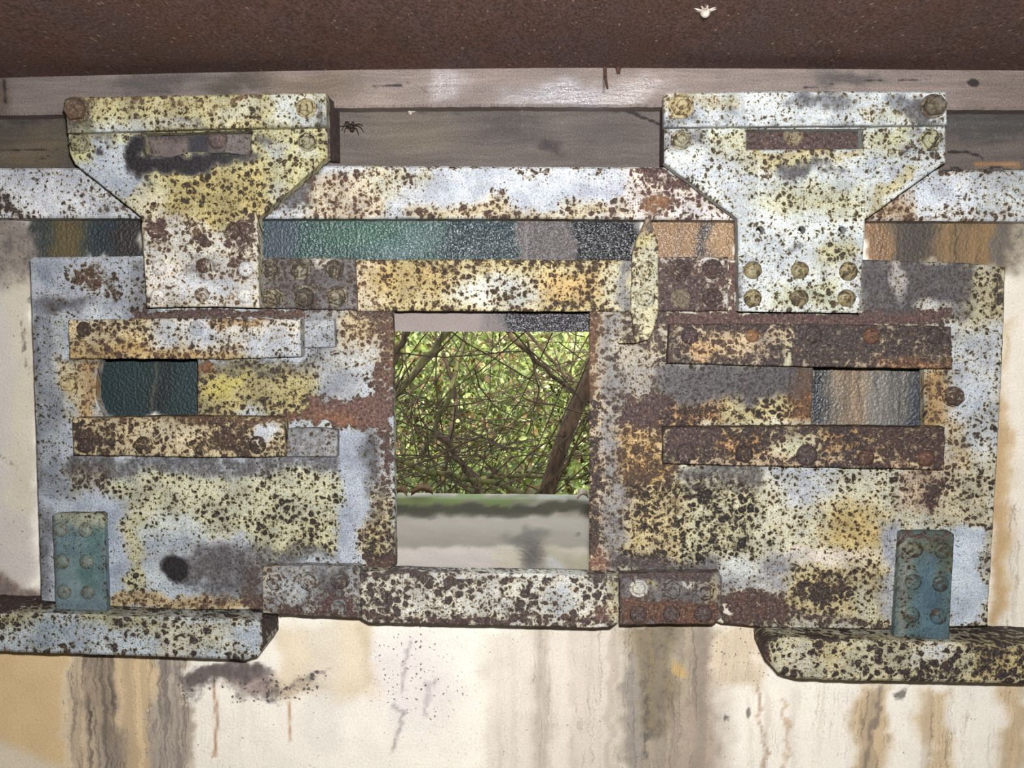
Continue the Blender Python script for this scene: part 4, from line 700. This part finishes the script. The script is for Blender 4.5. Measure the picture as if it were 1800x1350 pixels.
    bolt(st2, 1197, 187, .135, 22, 'nut', hs2, p=(190, 166, 110), D=.6, rc=(96, 72, 40), s=0.); bolt(st2, 1640, 187, .135, 22, 'hex', hs2, p=(150, 140, 116), D=.75, rc=(96, 76, 54), s=.3)
    cheek(1170, 166, 284, -1); cheek(1661, 166, 284, 1)
    # roller bars seen in the hanger slots
    fr1 = Field((120, 104, 98), D=.5, rc=(88, 66, 62), s0=.2, ops=[b(272, 242, 332, 270, p=(128, 108, 104), D=.1, s=0.), b(330, 236, 368, 300, p=(58, 60, 70), D=.1, f=4, w=.2), b(410, 232, 428, 266, p=(140, 132, 126), D=.2), l(268, 240, 335, 236, 2, s=1.2, f=3, w=.3)])
    o = plate('roller_bar', [(232, 226), (452, 222), (452, 286), (232, 288)], .072, .03, fr1, SH)
    bolt(o, 383, 243, .072, 18, 'dome', fr1, D=1., rc=(104, 80, 74), s=0.)
    fr2 = Field((100, 74, 68), D=.95, rc=(92, 66, 62), s0=.1, ops=[l(1460, 230, 1515, 230, 3, s=1.2, D=0., p=(20, 18, 18), f=3, w=.2), e(1460, 242, 40, 10, p=(84, 74, 72), D=.6)])
    o = plate('roller_bar', [(1300, 216), (1530, 216), (1530, 272), (1300, 272)], .078, .03, fr2, SH)
    bolt(o, 1394, 239, .078, 17, 'flat', fr2, D=.4, p=(150, 132, 96), s=0.)
shield()

# ------------------------------------------------------------------ tubes (branches, spider legs)
def tube(path, rad, seg=7, V=None, Fc=None):
    V = [] if V is None else V; Fc = [] if Fc is None else Fc; s = len(V); n = len(path)
    path = np.asarray(path, float); rad = np.broadcast_to(np.asarray(rad, float), (n,))
    for i in range(n):
        t = path[min(i + 1, n - 1)] - path[max(i - 1, 0)]; t = t / (np.linalg.norm(t) + 1e-9)
        if i == 0:
            up = np.array([0, 0, 1.]) if abs(t[2]) < .9 else np.array([1., 0, 0]); a = np.cross(t, up)
        a = a - t * np.dot(a, t); a = a / (np.linalg.norm(a) + 1e-9); c = np.cross(t, a)
        for k in range(seg):
            w = 2 * math.pi * k / seg; V.append(path[i] + rad[i] * (a * math.cos(w) + c * math.sin(w)))
    for i in range(n - 1):
        for k in range(seg):
            k2 = (k + 1) % seg; Fc.append((s + i * seg + k, s + i * seg + k2, s + (i + 1) * seg + k2, s + (i + 1) * seg + k))
    Fc.append([s + k for k in range(seg)][::-1]); Fc.append([s + (n - 1) * seg + k for k in range(seg)])
    return V, Fc
def at(px, py, y):                           # point seen at a pixel, y metres behind the inner wall face
    return U(px, py, -y)
def spline(pts, n):
    pts = np.asarray(pts, float); t = np.linspace(0, len(pts) - 1, n); out = []
    for u in t:
        i = min(int(u), len(pts) - 2); f = u - i
        p0 = pts[max(i - 1, 0)]; p1 = pts[i]; p2 = pts[i + 1]; p3 = pts[min(i + 2, len(pts) - 1)]
        out.append(.5 * (2 * p1 + (p2 - p0) * f + (2 * p0 - 5 * p1 + 4 * p2 - p3) * f * f + (3 * p1 - p0 - 3 * p2 + p3) * f ** 3))
    return np.array(out)

# ------------------------------------------------------------------ outside: slope, trunk, branches, twigs, shrubs
def ground_z(x, y):
    return .55 + .10 * fbm(np.asarray(x) * .9, np.asarray(y) * .9, 4) - .10 * np.clip(y - 1., 0, 2) + .42 * np.clip(np.asarray(y) - 5.2, 0, 20)
def outside():
    xs = np.linspace(-9, 9, 60); ys = np.linspace(.62, 14, 60); X, Yg = np.meshgrid(xs, ys)
    z = ground_z(X.ravel(), Yg.ravel()); V = np.stack([X.ravel(), Yg.ravel(), z], 1)
    Fc = [(j * 60 + i, j * 60 + i + 1, (j + 1) * 60 + i + 1, (j + 1) * 60 + i) for j in range(59) for i in range(59)]
    o = mesh('ground', V, Fc, SOIL, None, smooth=True); tag(o, 'leafy ground slope outside the opening', None, None, 'structure')
    def limb(name, pts, r0, r1, mat, label, cat, group=None, n=18, wob=.012, mj=.12):
        P = spline([at(x, y, dd) for x, y, dd in pts], n)
        P[1:-1] += wob * (rng.random((n - 2, 3)) - .5)
        V, Fc = tube(P, np.linspace(r0, r1, n) * (1 + mj * (rng.random(n) - .5)), 9)
        o = mesh(name, V, Fc, mat, None, smooth=True, origin=P[0]); tag(o, label, cat, group); return P
    limb('leaning_trunk', [(925, 960, 1.5), (962, 868, 1.5), (985, 790, 1.52), (1010, 725, 1.55), (1048, 640, 1.6), (1110, 500, 1.7), (1150, 380, 1.8)], .029, .023, TRUNK, 'thick dark leaning trunk at the right of the opening', 'tree trunk', None, 14, .004, .04)
    G = 'branches outside the opening'
    Bs = [
        ([(660, 740, 1.7), (700, 690, 1.7), (745, 635, 1.7), (785, 585, 1.75), (840, 500, 1.8)], .011, .013, BARK_G, 'grey branch rising from the left edge to the top left of the opening'),
        ([(690, 640, 1.4), (712, 590, 1.4), (730, 540, 1.4)], .010, .011, BARK, 'short dark branch in the top left corner of the opening'),
        ([(840, 520, 1.9), (895, 585, 1.9), (950, 640, 1.9), (1010, 690, 1.95), (1060, 720, 2.)], .010, .008, BARK, 'dark branch slanting down right from the top middle to the trunk'),
        ([(740, 800, 2.1), (765, 750, 2.1), (790, 690, 2.1), (810, 620, 2.15), (835, 540, 2.2)], .011, .008, BARK_G, 'slim upright branch left of the middle, leaning right'),
        ([(670, 795, 1.3), (740, 825, 1.3), (820, 840, 1.32), (900, 858, 1.35), (960, 880, 1.4)], .008, .009, BARK_G, 'low branch crossing the sill edge from the left to the trunk'),
        ([(770, 760, 1.6), (800, 800, 1.6), (830, 845, 1.6), (850, 885, 1.6)], .010, .012, BARK, 'short dark stem dropping to the sill left of the middle'),
        ([(1060, 600, 2.3), (1020, 650, 2.3), (1003, 710, 2.3), (985, 800, 2.35), (965, 880, 2.4)], .008, .008, BARK_G, 'thin branch running behind the trunk'),
        ([(780, 620, 2.4), (800, 700, 2.4), (790, 780, 2.4), (770, 880, 2.4)], .009, .012, BARK, 'dark stem behind the low branch, left of the middle'),
        ([(860, 840, 1.8), (930, 838, 1.8), (1000, 842, 1.8), (1060, 825, 1.8)], .008, .006, BARK_G, 'low branch running right behind the trunk foot'),
        ([(900, 560, 2.5), (960, 620, 2.5), (1000, 665, 2.5), (1060, 700, 2.5)], .007, .006, BARK, 'thin dark twig branch above the trunk, upper right'),
    ]
    for pts, r0, r1, m, lb in Bs: limb('branch', pts, r0, r1, m, lb, 'branch', G)
    # tangle of thin twigs
    V, Fc = [], []
    for k in range(190):
        dd = random.uniform(1.0, 3.0); cx = random.uniform(640, 1100) ; cy = random.uniform(560, 890)
        if k < 60: cx, cy = random.uniform(640, 830), random.uniform(760, 900)
        a = random.uniform(0, math.pi); ln = random.uniform(60, 220); bend = random.uniform(-45, 45)
        c0 = (cx - ln * math.cos(a), cy - ln * math.sin(a)); c1 = (cx + ln * math.cos(a), cy + ln * math.sin(a)); mid = (cx - bend * math.sin(a), cy + bend * math.cos(a))
        o = random.uniform(-.25, .25)
        P = spline([at(*c0, dd + o), at(*mid, dd), at(*c1, dd - o)], 9); P[1:-1] += .012 * (rng.random((7, 3)) - .5)
        tube(P, np.linspace(1, .6, 9) * random.uniform(.0014, .0034), 5, V, Fc)
    for k in range(150):                     # the thicket goes on to both sides
        p0 = np.array([random.uniform(-2.6, 2.6), random.uniform(1.2, 3.2), random.uniform(.5, 1.9)])
        dv = rng.normal(size=3); dv[1] *= .4; dv /= np.linalg.norm(dv); ln = random.uniform(.3, .9)
        P = spline([p0, p0 + dv * ln * .5 + .06 * rng.normal(size=3), p0 + dv * ln], 7)
        tube(P, np.linspace(1, .6, 7) * random.uniform(.0015, .0045), 5, V, Fc)
    o = mesh('twig_thicket', V, Fc, BARK, None, smooth=True); tag(o, 'tangle of thin dark twigs filling the view outside', 'twigs', None, 'stuff')
    # shrubs
    def shrub(x, y, rx, ry, rz, zc, n, size, cols, label):
        c = np.array([x, y, float(ground_z(x, y))])
        root = empty('shrub', c, label, 'shrub', 'shrubs outside')
        th = rng.normal(size=(n, 3)); th /= np.linalg.norm(th, axis=1)[:, None]; rr = rng.random(n) ** .5
        pos = np.stack([x + th[:, 0] * rr * rx, y + th[:, 1] * rr * ry, zc + th[:, 2] * rr * rz], 1)
        pos += .08 * np.stack([fbm(pos[:, 0] * 6, pos[:, 2] * 6, 3), fbm(pos[:, 1] * 6, pos[:, 2] * 6, 4), fbm(pos[:, 0] * 6, pos[:, 1] * 6, 5)], 1)
        pos[:, 2] = np.maximum(pos[:, 2], ground_z(pos[:, 0], pos[:, 1]) + .01)
        dr = rng.normal(size=(n, 3)); dr[:, 2] -= .4; dr /= np.linalg.norm(dr, axis=1)[:, None]
        up = rng.normal(size=(n, 3)) * .8 + np.array([0, -.5, 1.]); w = np.cross(dr, up); w /= np.linalg.norm(w, axis=1)[:, None]; nn = np.cross(w, dr)
        L_ = size * (.6 + .8 * rng.random(n))[:, None]; Wd = L_ * (.24 + .1 * rng.random(n))[:, None]
        b0 = pos; m1 = pos + dr * L_ * .45 + w * Wd; m2 = pos + dr * L_ * .45 - w * Wd; md = pos + dr * L_ * .5 - nn * L_ * .10; tip = pos + dr * L_ - nn * L_ * .06
        Vv = np.stack([b0, m1, tip, m2, md], 1).reshape(-1, 3)
        idx = np.arange(n) * 5; Ff = np.concatenate([np.stack([idx, idx + 1, idx + 4], 1), np.stack([idx + 1, idx + 2, idx + 4], 1), np.stack([idx + 2, idx + 3, idx + 4], 1), np.stack([idx + 3, idx, idx + 4], 1)])
        pick = rng.integers(0, len(cols), n); cl = lin(np.array(cols, float)[pick]) * (.35 + .9 * rng.random(n) ** 1.4)[:, None]
        o = mesh('foliage', Vv, Ff.tolist(), LEAF, root); o['kind'] = 'stuff'
        at_ = o.data.color_attributes.new('paint', 'FLOAT_COLOR', 'POINT'); at_.data.foreach_set('color', np.concatenate([np.repeat(cl, 5, 0), np.ones((n * 5, 1))], 1).astype(np.float32).ravel())
        for k in range(4):
            q = np.array([x + random.uniform(-.6, .6) * rx, y + random.uniform(-.5, .5) * ry, zc + rz * .6]); s_ = c + np.array([random.uniform(-.1, .1), random.uniform(-.1, .1), -.03])
            Vt, Ft = tube(spline([s_, (s_ + q) / 2 + .08 * rng.normal(size=3), q], 9), np.linspace(.014, .004, 9), 6); mesh('stem', Vt, Ft, BARK_G, root, smooth=True)
    g1 = [(150, 160, 96), (176, 184, 124), (118, 136, 70), (206, 208, 164)]; g2 = [(132, 144, 82), (158, 168, 108), (96, 112, 58), (120, 96, 66)]; g3 = [(172, 178, 122), (206, 208, 166), (146, 158, 92)]
    shrub(-.72, 3.4, .95, .6, .62, .95, 5600, .045, g2, 'mid green shrub behind the upright branch, left in the opening')
    shrub(.12, 3.9, .8, .7, .7, 1.0, 5200, .045, g3, 'bright yellow-green shrub in the middle of the opening')
    shrub(1.02, 3.5, .95, .6, .65, .95, 5600, .045, g1, 'fresh green shrub behind the leaning trunk, right in the opening')
    shrub(-.7, 5.3, 1.3, .7, .85, 1.1, 4200, .07, g3, 'pale green bush farther back on the slope, left')
    shrub(.9, 5.4, 1.3, .7, .85, 1.1, 4200, .07, g1, 'green bush farther back on the slope, right')
    shrub(.1, 7.6, 3.2, .8, 1.3, 2.0, 5200, .10, g3, 'broad bush at the top of the slope behind all others')
    shrub(-.35, 2.3, .5, .35, .22, .62, 1100, .035, g2, 'low dark green shrub just outside the sill, left')
    shrub(.55, 2.2, .5, .35, .24, .64, 1200, .035, g1, 'low green shrub just outside the sill, right')
outside()

# ------------------------------------------------------------------ small things
def ico(center, rx, ry, rz, seg=10, rings=7, V=None, Fc=None):
    V = [] if V is None else V; Fc = [] if Fc is None else Fc; s = len(V)
    for i in range(1, rings):
        ph = math.pi * i / rings
        for k in range(seg):
            a = 2 * math.pi * k / seg; V.append(np.array(center) + np.array((rx * math.sin(ph) * math.cos(a), ry * math.sin(ph) * math.sin(a), rz * math.cos(ph))))
    V.append(np.array(center) + (0, 0, rz)); V.append(np.array(center) - (0, 0, rz)); t = len(V) - 2
    for i in range(rings - 2):
        for k in range(seg):
            k2 = (k + 1) % seg; Fc.append((s + i * seg + k, s + i * seg + k2, s + (i + 1) * seg + k2, s + (i + 1) * seg + k))
    for k in range(seg):
        k2 = (k + 1) % seg; Fc.append((t, s + k2, s + k)); Fc.append((t + 1, s + (rings - 2) * seg + k, s + (rings - 2) * seg + k2))
    return V, Fc
def small():
    d = LB + .001
    def sp(x, y, h=0.): return U(x, y, d + h)
    V, Fc = ico(sp(619, 228, .006), .0042, .004, .0048); ico(sp(614, 221, .007), .0036, .0032, .0038, V=V, Fc=Fc); ico(sp(611, 215, .005), .002, .002, .002, V=V, Fc=Fc)
    legs = [[(616, 221), (610, 223), (607, 216), (601, 230)], [(614, 219), (608, 221), (606, 222), (597, 222)], [(616, 219), (612, 216), (607, 214), (608, 218)], [(618, 219), (620, 214), (622, 217), (620, 222)],
            [(619, 220), (625, 219), (632, 218), (638, 222)], [(620, 222), (628, 221), (634, 224), (640, 233)], [(620, 224), (626, 226), (629, 232), (630, 238)], [(618, 229), (614, 226), (608, 225), (605, 233)]]
    for L_ in legs:
        hs = (.006, .011, .010, .001); tube(spline([sp(x, y, h) for (x, y), h in zip(L_, hs)], 9), np.linspace(.0011, .0006, 9), 6, V, Fc)
    o = mesh('spider', V, Fc, SPIDER, None, smooth=True, origin=sp(618, 225)); tag(o, 'small dark brown spider on the lower timber beam', 'spider')
    def flake(name, pts, d, th, mat, label, cat):
        tag(plate(name, pts, d, th, None, None, res=.01, bev=.0006, jit=.0006, mat=mat), label, cat)
    flake('dry_leaf_scrap', [(716, 192), (719, 189), (725, 191), (727, 195), (731, 196), (724, 198), (722, 202), (718, 199)], LB + .006, .006, PALE, 'pale dry scrap stuck under the upper beam edge', 'scrap')
    flake('wood_splinter', [(905, 187), (912, 189), (921, 193), (918, 195), (908, 191)], LB + .007, .007, PALE, 'pale wood splinter at the joint of the two beams', 'splinter')
    x, z = U(1240, 15, .38)[0], None
    y = -.0; z = CEILZ(x)
    r = ray(1240, 16); t = (z - C[2]) / r[2]; p = C + r * t
    V, Fc = ico((p[0], p[1], p[2] - .004), .007, .007, .007); V = [v * 1. for v in V]
    for k in range(9):
        a = k * 2.4; tube([np.array((p[0], p[1], p[2] - .004)), np.array((p[0] + .016 * math.cos(a), p[1] + .016 * math.sin(a), p[2] + .001))], (.002, .0008), 5, V, Fc)
    o = mesh('egg_sac', V, Fc, PALE, None, smooth=True, origin=p); tag(o, 'small pale spider egg sac under the rusty ceiling', 'egg sac')
    for (px, w, h, bend) in ((1063, .0035, .036, .005), (1087, .0055, .012, 0.)):
        a = U(px, 122, UB + .006); a[2] = CEILZ(a[0]) + .001
        P = spline([a, a + np.array((bend * .3, 0, -h * .5)), a + np.array((bend, .001, -h))], 8)
        V, Fc = tube(P, np.linspace(w, w * .45, 8), 7); o = mesh('rust_drip', V, Fc, DRIP, None, smooth=True, origin=a)
        tag(o, 'long thin rust drip hanging from the ceiling over the upper beam' if px < 1080 else 'short stubby rust drip beside the long one', 'rust drip', 'rust drips')
    zs = HZ0 + .034
    def leafon(px, py, s, ang, mat, label):
        r_ = ray(px, py); t_ = (zs - C[2]) / r_[2]; c = C + r_ * t_
        V = []; n = 9
        for i in range(n):
            u = i / (n - 1); wd = s * .32 * math.sin(math.pi * min(1, u * .92 + .06)); x_ = (u - .5) * s
            for v in (-1, 0, 1):
                q = np.array((x_, v * wd, .006 + .012 * abs(v) + .012 * math.sin(u * 3.)))
                V.append(c + np.array((q[0] * math.cos(ang) - q[1] * math.sin(ang), q[0] * math.sin(ang) + q[1] * math.cos(ang), q[2])))
        Fc = []
        for i in range(n - 1):
            for v in range(2): a = i * 3 + v; Fc.append((a, a + 1, a + 4, a + 3))
        o = mesh('dead_leaf', V, Fc, mat, None, smooth=True, origin=c); tag(o, label, 'leaf', 'dead leaves on the sill')
        md = o.modifiers.new('thickness', 'SOLIDIFY'); md.thickness = .0012
    leafon(742, 876, .05, .15, DEADLEAF, 'curled brown dead leaf on the sill lip, left')
    leafon(705, 878, .035, -.5, DEADLEAF, 'small brown dead leaf at the left corner of the sill lip')
    leafon(1024, 884, .03, .4, PALE, 'pale grey dead leaf on the sill lip, right corner')
small()
